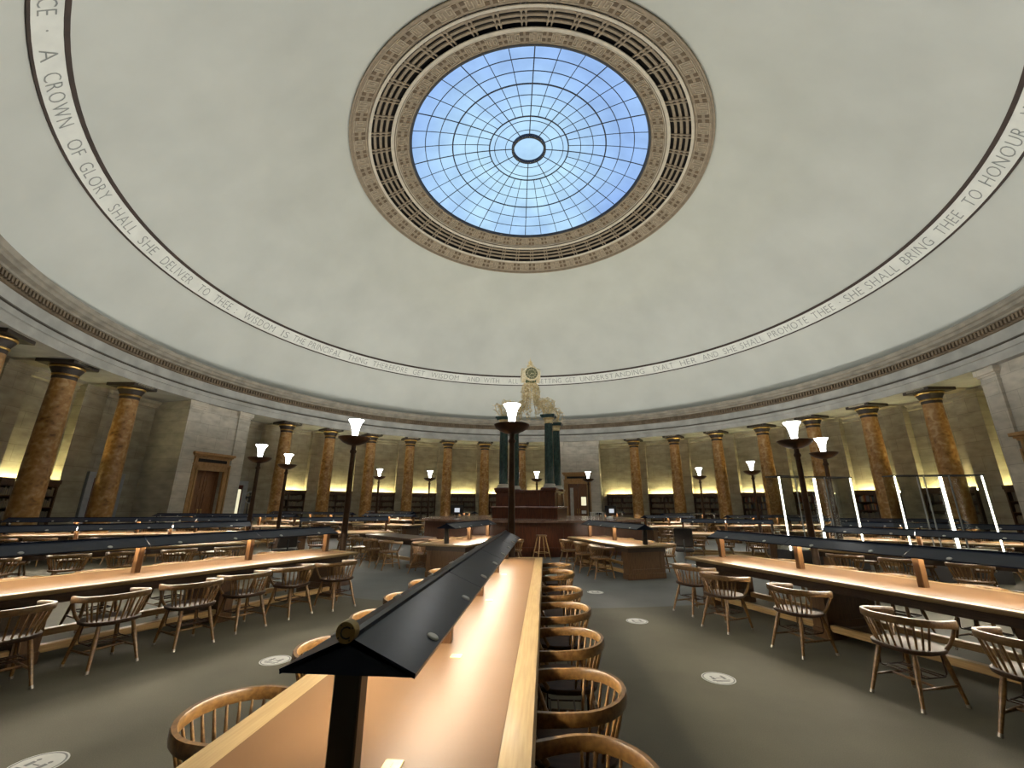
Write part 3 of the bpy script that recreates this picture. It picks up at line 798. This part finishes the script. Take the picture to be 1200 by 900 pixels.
for k in range(-7, 9):
    ang = A0 + 22.5 * k; sh = -.150 if k == 0 else 0.0
    o = outer if k == -7 else copy_tree(outer)
    p = polar(0, ang, sh); o.location = p; o.rotation_euler = (0, 0, rot_out(ang))
    nm = table_name(k)
    tag(o, ('long oak reading table with tan top and black lamp hood, nearest the camera' if k == 0 else 'long oak reading table with black lamp hood, %s' % nm), 'table', 'radial reading tables')
    if k == 0: NEAR_T = o
    for s in (-1, 1):
        if k == 0: lst = [(r, .68, j) for r, j in near_right] if s > 0 else [(r, -.89, j) for r, j in near_left]
        elif k == -1 and s > 0: lst = T1L_near
        elif k == 1 and s < 0: lst = T1R_near
        else: lst = [(r + random.uniform(-.05, .05), s * (.90 + random.uniform(-.06, .10)), random.uniform(-7, 7)) for r in SEATS]
        if k == 0: sd = 'right' if s > 0 else 'left'
        else: sd = 'near' if (s > 0) == (k < 0) else 'far'
        for i, (r, off, j) in enumerate(lst):
            if k == 0: lab = 'oak bow-back chair, %s from inner end, %s side of the nearest table' % (ORD[i], sd)
            else: lab = 'oak bow-back chair, %s from inner end, %s side of %s' % (ORD[i], sd, nm)
            put_chair(r, off, ang, -1 if off > 0 else 1, lab, 'bow-back chairs at the reading tables', j)

# badge with the letter C and brass socket plates on the nearest table
b = MB(); m4 = Matrix(((0, 0, 1, 16.205), (1, 0, 0, -.012), (0, 1, 0, 1.236), (0, 0, 0, 1)))
b.lathe([(.001, -.03), (.037, -.03), (.037, 0), (.035, .006), (.001, .006)], 32, m4); bd = b.build('letter_badge', M['brass_dull'], NEAR_T, 40)
v, f = text_geo('C', .060, .0, .0008)
w0 = min(p[0] for p in v); w1 = max(p[0] for p in v); h0 = min(p[1] for p in v); h1 = max(p[1] for p in v)
b = MB(); b.add([(p[0] - (w0 + w1) / 2, p[1] - (h0 + h1) / 2, p[2] + .0075) for p in v], f, m4); 
for q in (-.8, .8, 2.3, 3.9): b.lathe([(.001, .0085), (.003, .0085), (.003, .006)], 8, m4 @ Matrix.Translation((.029 * math.sin(q + .2), .029 * math.cos(q + .2), 0)))
b.build('letter', M['black'], bd, 0)
v1, f1 = text_geo('1', .038, 0, .0005)
for i, r in enumerate((16.03, 14.88, 13.28, 11.7)):
    for s in ((-1, 1) if i else (1,)):
        b = MB(); b.cham(r - .036, r + .036, s * .135 - .036, s * .135 + .036, TH, TH + .006, .003); pl = b.build('socket_plate', M['brass_dull'], NEAR_T, 0)
        b = MB(); mm = Matrix.Translation((r, s * .135, TH + .0065)) @ Matrix.Rotation(PI / 2, 4, 'Z'); b.add([(p[0] - .011, p[1] - .014, p[2]) for p in v1], f1, mm); b.build('digit', M['black'], pl, 0)

# inner short tables
inner = make_table(-1.55, 1.55, -1.40, 1.40, 2, .50, 0)
INN = [(18.6, 6.15, 'short oak reading table right of the central desk'), (-18.4, 6.15, 'short oak reading table left of the desk, beyond the nearest table'), (66, 7.05, 'short oak table with dark hood, far right of desk'), (-66, 7.05, 'short oak table with dark hood, far left of desk'),
       (112, 7.0, 'short oak table behind the desk to the right'), (-112, 7.0, 'short oak table behind the desk to the left')]
for i, (ang, rc, lab) in enumerate(INN):
    o = inner if i == 0 else copy_tree(inner)
    o.location = polar(rc, ang); o.rotation_euler = (0, 0, rot_out(ang)); tag(o, lab, 'table', 'short tables round the central desk')
    for s in (-1, 1):
        for j, d in enumerate((-.95, -.1, .80)):
            off = s * (.92 + random.uniform(-.03, .06))
            if i == 0 and s < 0: off = (-.86, -.84, -.90)[j]
            sd = 'near' if (s < 0) == (ang > 0) else 'far'
            put_chair(rc + d, off, ang, -1 if s > 0 else 1, 'oak chair, %s from desk end, %s side of the %s' % (ORD[j], sd, ['short table right of the desk', 'short table left of the desk', 'far right short table', 'far left short table', 'short table behind right of desk', 'short table behind left of desk'][i]), 'bow-back chairs at the short tables', random.uniform(-6, 6))
# dark catalogue table standing tangentially
t = thing('catalogue_table', 'long dark table without a lamp hood, left of the desk', 'table', polar(6.15, -42.3), rot_out(-42.3))
b = MB(); b.cham(-.45, .45, -1.2, 1.2, .70, .76, .012); b.build('tabletop', M['shelf'], t, 20)
b = MB(); b.box(-.36, .36, -1.18, 1.18, .58, .705); b.build('apron', M['apron'], t, 0)
for s in (-1, 1):
    b = MB(); b.box(-.30, .30, s * 1.08 - .06, s * 1.08 + .06, .08, .70); b.cham(-.38, .38, s * 1.08 - .10, s * 1.08 + .10, 0, .10, .01); b.build('pedestal', M['oak_brown'], t, 0)
b = MB(); b.cham(-.05, .05, -1.05, 1.05, .12, .2, .008); b.build('foot_rail', M['oak_edge'], t, 20)
for j, y in enumerate((.80, .02, -.78)):
    p = polar(6.15, -42.3); a = rot_out(-42.3); dx, dy = .82, y
    o = bpy.data.objects.new('bow_back_chair', FAR); COL.objects.link(o)
    o.location = (p[0] + dx * math.cos(a) - dy * math.sin(a), p[1] + dx * math.sin(a) + dy * math.cos(a), 0); o.rotation_euler = (0, 0, a + PI / 2 + R((-8, 4, 6)[j]))
    tag(o, 'dark-looking oak chair at the hoodless dark table, %s from its right end' % ORD[j], 'chair', 'bow-back chairs at the dark table')

# ------------------------------------------------------------------ central desk, green columns, gilded canopy and clock
DROT = R(-15)
desk = thing('service_desk', 'mahogany central service desk with stepped upper stage', 'desk', CEN, DROT)
def octo(hx, hy, c): return [(-hx + c, -hy), (hx - c, -hy), (hx, -hy + c), (hx, hy - c), (hx - c, hy), (-hx + c, hy), (-hx, hy - c), (-hx, -hy + c)]
m0 = Matrix.Rotation(-DROT, 4, 'Z')
b = MB(); b.prism(octo(4.05, 3.02, 1.75), .14, 1.08, m0); b.prism(octo(3.9, 2.9, 1.7), 0, .15, m0)
for x in (-1.75, -.85, .05, .95, 1.85): b.box(x - .03, x + .03, -3.045, -3.0, .16, 1.06, m0)
b.box(-2.2, 2.2, -3.05, -3.0, .16, .30, m0); b.box(-2.2, 2.2, -3.05, -3.0, .95, 1.08, m0)
b.build('counter', M['mahog'], desk, 0)
b = MB(); b.prism(octo(4.18, 3.15, 1.80), 1.08, 1.155, m0); b.build('counter_top', M['mahog_line'], desk, 0)
b = MB(); b.box(-1.27, 1.27, -1.27, 1.27, 1.15, 1.54)
for s in (-1, 1): b.box(s * .62 - .03, s * .62 + .03, -1.285, 1.285, 1.15, 1.54)
b.build('lower_stage', M['mahog'], desk, 0)
b = MB(); b.cham(-1.32, 1.32, -1.32, 1.32, 1.535, 1.60, .02); b.build('stage_moulding', M['mahog_line'], desk, 20)
b = MB(); b.box(-1.16, 1.16, -1.16, 1.16, 1.595, 2.16)
for s in (-1, 1):
    b.box(s * .55 - .03, s * .55 + .03, -1.175, 1.175, 1.6, 2.15); b.box(-1.175, 1.175, s * .55 - .03, s * .55 + .03, 1.6, 2.15)
b.cham(-1.20, 1.20, -1.20, 1.20, 2.10, 2.20, .02); b.build('upper_stage', M['mahog'], desk, 20)
cols = []
for i, (sx, sy) in enumerate(((-1, -1), (1, -1), (1, 1), (-1, 1))):
    b = MB(); b.cham(sx * .93 - .30, sx * .93 + .30, sy * .93 - .30, sy * .93 + .30, 2.19, 2.29, .02); pl = b.build('column_plinth', M['mahog'], desk, 20)
    cx, cy = AX + (sx * .93) * math.cos(DROT) - sy * .93 * math.sin(DROT), AY + sx * .93 * math.sin(DROT) + sy * .93 * math.cos(DROT)
    t = thing('green_column', 'green marble column on the desk, %s' % ('front left', 'front right', 'back right', 'back left')[i], 'column', (cx, cy, 2.29), DROT, 'green columns on the desk')
    b = MB(); b.lathe([(.25, 0), (.26, .03), (.24, .07), (.21, .09), (.225, .12), (.19, .15)], 24, cap=True); b.build('base', M['pale_stone'], t)
    b = MB(); b.lathe([(.182, .14), (.180, .9), (.172, 1.8), (.160, 2.52)], 24, cap=True); b.build('shaft', M['green'], t, 60)
    b = MB(); b.lathe([(.165, 2.50), (.19, 2.53), (.165, 2.56), (.165, 2.62), (.20, 2.68), (.24, 2.72)], 24, cap=True); cp = b.build('capital', M['gilt'], t)
    b = MB(); b.cham(-.25, .25, -.25, .25, 2.72, 2.78, .01); b.cham(-.29, .29, -.29, .29, 2.775, 2.85, .01); b.build('abacus', M['green'], cp, 20)
    cols.append((sx * .93, sy * .93))
can = thing('gilded_canopy', 'gilded scrolled canopy over the desk, carrying the clock', 'canopy', CEN, DROT)
ZC = 5.14
def scroll(b, origin, ex, ey, size, turns=1.4, rad=.018, flip=1):
    pts = []
    for i in range(15):
        u = i / 14; a = flip * (turns * 2 * PI * u); q = size * (1 - .82 * u)
        pts.append(origin + ex * (q * math.cos(a)) + ey * (q * math.sin(a)) - ex * size)
    b.tube(pts, [rad * (1 - .4 * i / 14) for i in range(15)], 5)
def leaf(b, p, d, size):
    d = d.normalized(); n = d.cross(Vector((0, 0, 1)));
    if n.length < .1: n = Vector((1, 0, 0))
    n = n.normalized(); u = n.cross(d)
    vs = [p, p + d * size * .45 + n * size * .30 + u * size * .08, p + d * size, p + d * size * .45 - n * size * .30 + u * size * .08, p + d * size * .5 - u * size * .10]
    b.add([tuple(q) for q in vs], [(0, 1, 2), (0, 2, 3), (0, 4, 1), (1, 4, 2), (2, 4, 3), (3, 4, 0)])
rnd = random.Random(3)
for (x, y) in cols:
    b = MB(); lv = MB()
    d = Vector((x, y, 0)).normalized(); s = Vector((-d.y, d.x, 0)); up = Vector((0, 0, 1)); p0 = Vector((x, y, ZC)); rr = math.hypot(x, y)
    ctl = [(rr, 5.14), (rr + .10, 5.28), (rr + .17, 5.48), (rr + .10, 5.68), (rr - .12, 5.80), (rr - .40, 5.80), (rr - .66, 5.74), (.50, 5.80), (.36, 6.05), (.27, 6.35), (.22, 6.66)]
    main = []
    for i in range(len(ctl) - 1):
        for u in (0, .5):
            main.append(d * (ctl[i][0] * (1 - u) + ctl[i + 1][0] * u) + up * (ctl[i][1] * (1 - u) + ctl[i + 1][1] * u))
    main.append(d * ctl[-1][0] + up * ctl[-1][1])
    b.tube(main, [.034 - .012 * i / len(main) for i in range(len(main))], 7)
    spur = [p0 + d * .05 + up * .02, p0 + d * .26 + up * .10, p0 + d * .40 + up * .26, p0 + d * .42 + up * .44, p0 + d * .32 + up * .56, p0 + d * .22 + up * .50, p0 + d * .24 + up * .40]
    b.tube(spur, .018, 6)
    for q in spur[1:]: leaf(lv, q, d + up * rnd.uniform(-.5, .8) + s * rnd.uniform(-.6, .6), .15)
    for i, q in enumerate(main):
        for sg in (-1, 1):
            scroll(b, q + up * rnd.uniform(-.06, .06), (s * sg + d * rnd.uniform(-.6, .6)).normalized(), up, rnd.uniform(.08, .15), 1.3, .012, rnd.choice((-1, 1)))
            leaf(lv, q + s * sg * .05, s * sg + up * rnd.uniform(-.4, 1.1) + d * rnd.uniform(-.8, .8), rnd.uniform(.14, .22)) if i % 2 else None
        if i > 5:
            leaf(lv, q, up * -1 + s * rnd.uniform(-.8, .8) + d * rnd.uniform(-.5, .5), rnd.uniform(.12, .22))
    for i in range(5):
        u = i / 4; q = p0 + up * (.05 + .5 * u) - d * (.06 + .30 * u * u)
        scroll(b, q, s, up, .13, 1.2, .013, 1); scroll(b, q, -s, up, .13, 1.2, .013, -1); leaf(lv, q, s * rnd.choice((-1, 1)) + up * .6, .16)
    rib = b.build('scrolled_rib', M['gilt'], can, 60); lv.build('leaves', M['gilt_pale'], rib, 0)
b = MB(); lv = MB()
for i in range(9):
    a = 2 * PI * i / 9; e = Vector((math.cos(a), math.sin(a), 0)); up = Vector((0, 0, 1))
    pts = [e * (.58 - .36 * u + .08 * math.sin(3 * PI * u)) + up * (5.36 + 1.40 * u) for u in [j / 8 for j in range(9)]]
    b.tube(pts, .018, 5)
    for q in pts:
        leaf(lv, q, e * .4 + up * rnd.uniform(-.6, 1) + Vector((-e.y, e.x, 0)) * rnd.choice((-1, 1)), rnd.uniform(.16, .24))
        scroll(b, q, Vector((-e.y, e.x, 0)), up, rnd.uniform(.08, .14), 1.3, .013, rnd.choice((-1, 1)))
b.lathe([(.28, 6.66), (.30, 6.74), (.20, 6.80)], 20, cap=True)
cr = b.build('crown_cage', M['gilt'], can, 50); lv.build('leaves', M['gilt_pale'], cr, 0)
ck = thing('clock', 'four-faced green and gilt clock above the gilded canopy', 'clock', (AX, AY, 6.80), DROT + R(20))
b = MB(); b.lathe([(.16, -.02), (.26, .06), (.33, .20), (.33, .46), (.26, .60), (.12, .68)], 20, cap=True); b.build('drum', M['green_paint'], ck, 50)
for i in range(4):
    mx = Matrix.Rotation(i * PI / 2, 4, 'Z') @ Matrix.Translation((0, -.27, .36)) @ Matrix.Rotation(PI / 2, 4, 'X')
    b = MB(); b.lathe([(.28, -.06), (.33, -.04), (.335, .10), (.31, .13), (.27, .13), (.27, .085)], 32, mx); bz = b.build('bezel', M['gilt_pale'], ck, 40)
    b = MB(); b.lathe([(.275, .07), (.275, .088), (.001, .088)], 32, mx); fc = b.build('clock_face', M['clock_face'], bz, 40)
    b = MB()
    for h in range(12):
        a = h * PI / 6; b.box(-.008, .008, .19, .235, .089, .093, mx @ Matrix.Rotation(a, 4, 'Z'))
    b.lathe([(.175, .089), (.168, .093), (.160, .089)], 32, mx); b.build('hour_mark', M['gilt_pale'], fc, 0)
    b = MB(); b.box(-.010, .010, -.03, .12, .094, .098, mx @ Matrix.Rotation(R(-100), 4, 'Z')); b.box(-.007, .007, -.03, .18, .099, .103, mx @ Matrix.Rotation(R(140), 4, 'Z')); b.build('hands', M['gilt_pale'], fc, 0)
b = MB(); b.lathe([(.12, .66), (.15, .70), (.10, .75), (.05, .80), (.08, .85), (.04, .92), (.02, 1.0), (.035, 1.04), (.01, 1.12), (.002, 1.22)], 14, cap=True)
for i in range(6):
    a = i * PI / 3; e = Vector((math.cos(a), math.sin(a), 0)); leaf(b, e * .08 + Vector((0, 0, .70)), e * .5 + Vector((0, 0, 1)), .22); leaf(b, e * .04 + Vector((0, 0, .88)), e * .5 + Vector((0, 0, 1)), .16)
b.build('finial', M['gilt'], ck, 50)

# ------------------------------------------------------------------ small things
def stool(p, lab):
    t = thing('tall_stool', lab, 'stool', p, R(20))
    b = MB(); b.lathe([(.15, .70), (.175, .71), (.175, .735), (.15, .745), (.001, .738)], 24, cap=False); b.lathe([(.15, .70), (.001, .70)], 24); b.build('seat', M['oak_chair'], t)
    for i in range(4):
        a = i * PI / 2 + PI / 4; e = (math.cos(a), math.sin(a))
        b = MB(); b.tube([(e[0] * .13, e[1] * .13, .71), (e[0] * .22, e[1] * .22, .35), (e[0] * .31, e[1] * .31, 0)], [.016, .019, .014], 8); b.build('leg', M['oak_edge'], t, 60)
    b = MB()
    for i in range(4):
        a = i * PI / 2 + PI / 4; c = a + PI / 2; b.tube([(.253 * math.cos(a), .253 * math.sin(a), .22), (.253 * math.cos(c), .253 * math.sin(c), .22)], .009, 6)
    b.build('stretcher', M['oak_edge'], t, 60)
stool((.96, 14.15, 0), 'tall wooden stool in front of the mahogany desk')

for i, (ang, r, lab) in enumerate(((5.65, 13.01, 'white round floor sticker on the right aisle, nearest one'), (5.7, 10.85, 'white round floor sticker on the right aisle, middle one'), (5.7, 8.7, 'white round floor sticker on the right aisle, farthest'),
                                   (-15.3, 12.97, 'white round floor sticker left of the nearest table, beyond its hood'), (-15.3, 14.99, 'white round floor sticker at the lower left of the picture'))):
    b = MB(); b.lathe([(.16, 0.0005), (.16, .003), (.001, .003)], 32); o = b.build('floor_sticker', M['sticker'], None, 40, loc=polar(r, ang), rz=rot_out(ang) + PI / 2)
    tag(o, lab, 'sticker', 'round floor stickers')
    b = MB(); b.lathe([(.138, .0032), (.145, .0036), (.150, .0032)], 32)
    for s in (-1, 1):
        b.lathe([(.001, .0036), (.014, .0036), (.014, .003)], 12, Matrix.Translation((s * .055, .045, 0))); b.box(s * .055 - .016, s * .055 + .016, -.03, .025, .003, .0036)
    b.box(-.03, .03, -.006, .004, .003, .0036); b.box(-.09, .09, -.065, -.05, .003, .0036); b.box(-.07, .07, -.09, -.078, .003, .0036)
    b.build('printed_mark', M['sticker_ink'], o, 0)

def ray_pt(az, dist, z=0): a = R(az); return Vector((dist * math.sin(a), dist * math.cos(a), z))
def glass_case(A, B, depth, lab, H=2.40):
    A = Vector(A); B = Vector(B); e = (B - A); L = e.length; rz = math.atan2(e.y, e.x)
    t = thing('glass_case', lab, 'display case', A, rz, 'tall glass cases with lit edges')
    b = MB(); b.cham(0, L, 0, depth, 0, .62, .01); b.build('plinth', M['plastic'], t, 20)
    for y0, y1, x0, x1 in ((0, .012, 0, L), (depth - .012, depth, 0, L), (.012, depth - .012, 0, .012), (.012, depth - .012, L - .012, L)):
        b = MB(); b.box(x0, x1, y0, y1, .62, H); b.build('glass_pane', M['case_glass'], t, 0)
    b = MB(); 
    for y in (-.01, depth - .02): b.box(0, L, y, y + .03, H - .005, H + .02)
    for x in (-.01, L - .02): b.box(x, x + .03, 0, depth, H - .005, H + .02)
    b.build('top_rail', M['steel'], t, 0)
    for (x, y, w_) in ((.03, .03, .010), (L - .03, .03, .008), (L * .66, depth - .04, .026)):
        b = MB(); b.box(x - w_, x + w_, y - .016, y + .016, .62, H - .01); b.build('led_strip', M['led'], t, 0)
    for (x, y) in ((L * .34, .0), (L * .62, .0), (L * .40, depth - .03)):
        b = MB(); b.box(x - .012, x + .012, y, y + .02, .62, H); b.build('glazing_strip', M['pale_frame'], t, 0)
    b = MB(); b.box(.1, L - .1, .08, depth - .08, .62, .72); b.build('display_bed', M['pale_stone'], t, 0)
glass_case(ray_pt(31.9, 12.95), ray_pt(38.4, 14.6), .45, 'tall glass display case with lit edges, nearer the middle')
glass_case(ray_pt(41.7, 14.2), ray_pt(47.8, 15.2), .45, 'tall glass display case with lit edges, before the rightmost column')
glass_case(ray_pt(-53.9, 15.6), ray_pt(-51.0, 16.2), .5, 'glass case with a lit edge at the far left of the picture', 2.0)

def monitor(p, rz, lab):
    t = thing('monitor', lab, 'monitor', p, rz)
    b = MB(); b.cham(-.12, .12, -.08, .08, 0, .015, .005); b.box(-.02, .02, 0, .03, .01, .16); b.build('stand', M['plastic'], t, 0)
    b = MB(); b.cham(-.28, .28, -.02, .03, .12, .48, .006); pn = b.build('panel', M['plastic'], t, 0)
    b = MB(); b.box(-.10, .14, -.024, -.019, .20, .36); b.build('screen', M['screen'], pn, 0)
# small counter things
def on_desk(x, y): return (AX + x, AY + y, 1.155)
t = thing('document_rack', 'white wire rack on the right of the desk counter', 'rack', on_desk(2.35, -1.55), 0)
b = MB()
for x in (-.22, .22):
    b.tube([(x, -.10, 0), (x, -.10, .24), (x, .10, .24), (x, .10, 0)], .014, 6)
for x in (-.08, .08): b.tube([(x, .10, 0), (x, .10, .24)], .010, 6)
b.build('frame', M['paper'], t); b = MB(); b.box(-.24, .24, -.12, .12, .235, .255); b.build('top_board', M['paper'], t, 0)
t = thing('desk_phone', 'white desk telephone on the right of the desk counter', 'telephone', on_desk(2.95, -.95), R(-20))
b = MB(); b.loft([[(-.11, -.1, 0), (.11, -.1, 0), (.11, .1, 0), (-.11, .1, 0)], [(-.11, -.1, .03), (.11, -.1, .03), (.11, .1, .09), (-.11, .1, .09)]]); b.build('body', M['paper'], t, 0)
b = MB(); b.tube([(-.08, -.09, .09), (-.08, -.06, .11), (-.08, .06, .13), (-.08, .09, .12)], [.026, .018, .018, .026], 8); b.build('handset', M['plastic'], t, 60)
for i, (x, y, lab) in enumerate(((3.25, .1, 'black monitor on the right end of the desk counter'), (-3.0, -.2, 'black monitor on the left end of the desk counter'))): monitor(on_desk(x, y), R(25 if x > 0 else -25), lab)

def office_chair(p, rz, lab):
    t = thing('office_chair', lab, 'office chair', p, rz)
    for i in range(5):
        a = 2 * PI * i / 5; b = MB(); b.tube([(0, 0, .10), (.28 * math.cos(a), .28 * math.sin(a), .075)], [.025, .016], 8); lg = b.build('base_arm', M['chrome'], t, 60)
        b = MB(); b.lathe([(.025, -.012), (.03, -.006), (.03, .006), (.025, .012)], 12, Matrix.Translation((.28 * math.cos(a), .28 * math.sin(a), .03)) @ Matrix.Rotation(a, 4, 'Z') @ Matrix.Rotation(PI / 2, 4, 'X'), cap=True); b.build('castor', M['plastic'], lg)
    b = MB(); b.tube([(0, 0, .08), (0, 0, .42)], .028, 10); b.build('gas_lift', M['chrome'], t, 60)
    b = MB(); b.cham(-.25, .25, -.24, .24, .42, .50, .03); b.build('seat', M['office_fabric'], t, 40)
    b = MB(); b.cham(-.24, .24, -.28, -.22, .56, 1.05, .025); b.build('backrest', M['office_fabric'], t, 40)
    b = MB(); b.tube([(0, -.20, .44), (0, -.29, .46), (0, -.29, .75)], .02, 8); b.build('back_stem', M['plastic'], t, 60)
    for s in (-1, 1):
        b = MB(); b.tube([(s * .24, -.05, .46), (s * .31, -.05, .48), (s * .31, -.05, .66)], .014, 8); b.cham(s * .31 - .035, s * .31 + .035, -.15, .14, .655, .69, .01); b.build('armrest', M['plastic'], t, 40)
office_chair((4.9, 12.7, 0), R(-20), 'dark high-backed office chair right of the desk')
office_chair((-6.0, 11.9, 0), R(40), 'dark swivel chair with bright base beyond the first left table')

# fan on its pole by the left bays
t = thing('pedestal_fan', 'round dark fan with a pale rim by the left door bay', 'fan', polar(16.3, -111.5), rot_out(-111.5))
b = MB(); b.lathe([(.24, 0), (.24, .03), (.04, .07), (.03, .10)], 24, cap=True); b.build('base', M['plastic'], t)
b = MB(); b.tube([(0, 0, .06), (0, 0, 1.75)], .022, 10); b.build('pole', M['plastic'], t, 60)
mx = Matrix.Translation((-.08, 0, 1.95)) @ Matrix.Rotation(PI / 2, 4, 'Y')
b = MB(); b.lathe([(.29 + .025 * math.cos(q), .025 * math.sin(q)) for q in [2 * PI * i / 8 for i in range(9)]], 36, mx); b.build('rim', M['pale_frame'], t, 60)
b = MB(); b.lathe([(.09, -.10), (.10, 0), (.06, .1)], 16, mx, cap=True); b.build('motor', M['plastic'], t)
for i in range(4):
    b = MB(); m2 = mx @ Matrix.Rotation(i * PI / 2, 4, 'Z'); b.loft([[(.08, -.04, -.02), (.08, .04, .02), (.08, .04, .026), (.08, -.04, -.014)], [(.26, -.09, -.03), (.26, .09, .03), (.26, .09, .036), (.26, -.09, -.024)]], m2); b.build('blade', M['plastic'], t, 40)

# a few things left on the far tables
TZ = TH + .0015
def on_table(k, r, off): return polar(r, A0 + 22.5 * k, off, TZ)
items = [(-3, 10.6, -.4, 'white paper sheet on the third left table'), (4, 10.8, .35, 'white paper sheet on the fourth right table'), (-5, 10.9, .3, 'white paper sheet on the fifth left table'), (3, 11.0, -.4, 'white paper sheet on the third right table')]
for k, r, off, lab in items:
    b = MB(); b.box(-.15, .15, -.105, .105, 0, .002); tag(b.build('paper_sheet', M['paper'], None, 0, loc=on_table(k, r, off), rz=rot_out(A0 + 22.5 * k) + .3), lab, 'paper')
for k, r, off, lab in ((-6, 11.2, .35, 'pale bottle on the sixth left table'), (6, 11.2, -.35, 'pale bottle on the sixth right table'), (5, 10.5, -.3, 'pale bottle on the fifth right table')):
    t = thing('bottle', lab, 'bottle', on_table(k, r, off))
    b = MB(); b.lathe([(.035, 0), (.036, .15), (.03, .19), (.014, .22), (.014, .24)], 14, cap=True); b.build('body', M['pale_stone'], t, 50)
    b = MB(); b.lathe([(.017, .235), (.017, .26)], 12, cap=True); b.build('cap', M['darkred'], t)

# ------------------------------------------------------------------ sky, camera, colour
w = bpy.data.worlds.new('dusk_sky'); sc.world = w; w.use_nodes = True
nt = w.node_tree; nt.nodes.clear()
out = nt.nodes.new('ShaderNodeOutputWorld'); bg = nt.nodes.new('ShaderNodeBackground'); bg.inputs[1].default_value = 1.0
tc = nt.nodes.new('ShaderNodeTexCoord'); nz = nt.nodes.new('ShaderNodeTexNoise'); nz.inputs['Scale'].default_value = 3.4; nz.inputs['Detail'].default_value = 5
cr = nt.nodes.new('ShaderNodeValToRGB'); cr.color_ramp.elements[0].position = .36; cr.color_ramp.elements[1].position = .66
cr.color_ramp.elements[0].color = (.28, .46, .90, 1); cr.color_ramp.elements[1].color = (.40, .62, 1.0, 1)
# brighter part of the evening sky, ahead and half way up
dt = nt.nodes.new('ShaderNodeVectorMath'); dt.operation = 'DOT_PRODUCT'; dt.inputs[1].default_value = (.0, .752, .659)
mr = nt.nodes.new('ShaderNodeMapRange'); mr.interpolation_type = 'SMOOTHSTEP'; mr.inputs[1].default_value = .968; mr.inputs[2].default_value = .999
ad = nt.nodes.new('ShaderNodeMath'); ad.operation = 'MULTIPLY'
mx = nt.nodes.new('ShaderNodeMix'); mx.data_type = 'RGBA'; mx.inputs[7].default_value = (.60, .90, 1.1, 1)
n2 = nt.nodes.new('ShaderNodeTexNoise'); n2.inputs['Scale'].default_value = 9; n2.inputs['Detail'].default_value = 4
m2 = nt.nodes.new('ShaderNodeMapRange'); m2.inputs[1].default_value = .3; m2.inputs[2].default_value = .62; m2.inputs[3].default_value = .35; m2.inputs[4].default_value = 1.0
L = nt.links.new
L(tc.outputs['Generated'], nz.inputs['Vector']); L(tc.outputs['Generated'], n2.inputs['Vector']); L(n2.outputs[0], m2.inputs[0]); L(nz.outputs[0], cr.inputs[0]); L(tc.outputs['Generated'], dt.inputs[0]); L(dt.outputs['Value'], mr.inputs[0])
L(mr.outputs[0], ad.inputs[0]); L(m2.outputs[0], ad.inputs[1]); L(ad.outputs[0], mx.inputs[0]); L(cr.outputs[0], mx.inputs[6]); L(mx.outputs[2], bg.inputs[0]); L(bg.outputs[0], out.inputs[0])

cam = bpy.data.cameras.new('camera'); co = bpy.data.objects.new('camera', cam); COL.objects.link(co)
cam.sensor_fit = 'HORIZONTAL'; cam.sensor_width = 36; cam.lens = 36 * 492.5 / 1200; cam.clip_start = .05; cam.clip_end = 200
co.matrix_world = Matrix.Translation((0, 0, CAMZ)) @ Matrix.Rotation(R(90 + 15.939), 4, 'X') @ Matrix.Rotation(R(.3046), 4, 'Z')
sc.camera = co
vs = sc.view_settings; vs.view_transform = 'Standard'; vs.look = 'None'; vs.gamma = 1; vs.use_curve_mapping = False; vs.exposure = 0
sc.cycles.max_bounces = 6; sc.cycles.diffuse_bounces = 3; sc.cycles.glossy_bounces = 3; sc.cycles.transparent_max_bounces = 12
sc.cycles.use_denoising = True; sc.cycles.use_light_tree = False; sc.cycles.sample_clamp_indirect = 4
print('CHAIRS', CHN, 'BOOKS', nb, 'OBJ', len(bpy.data.objects))
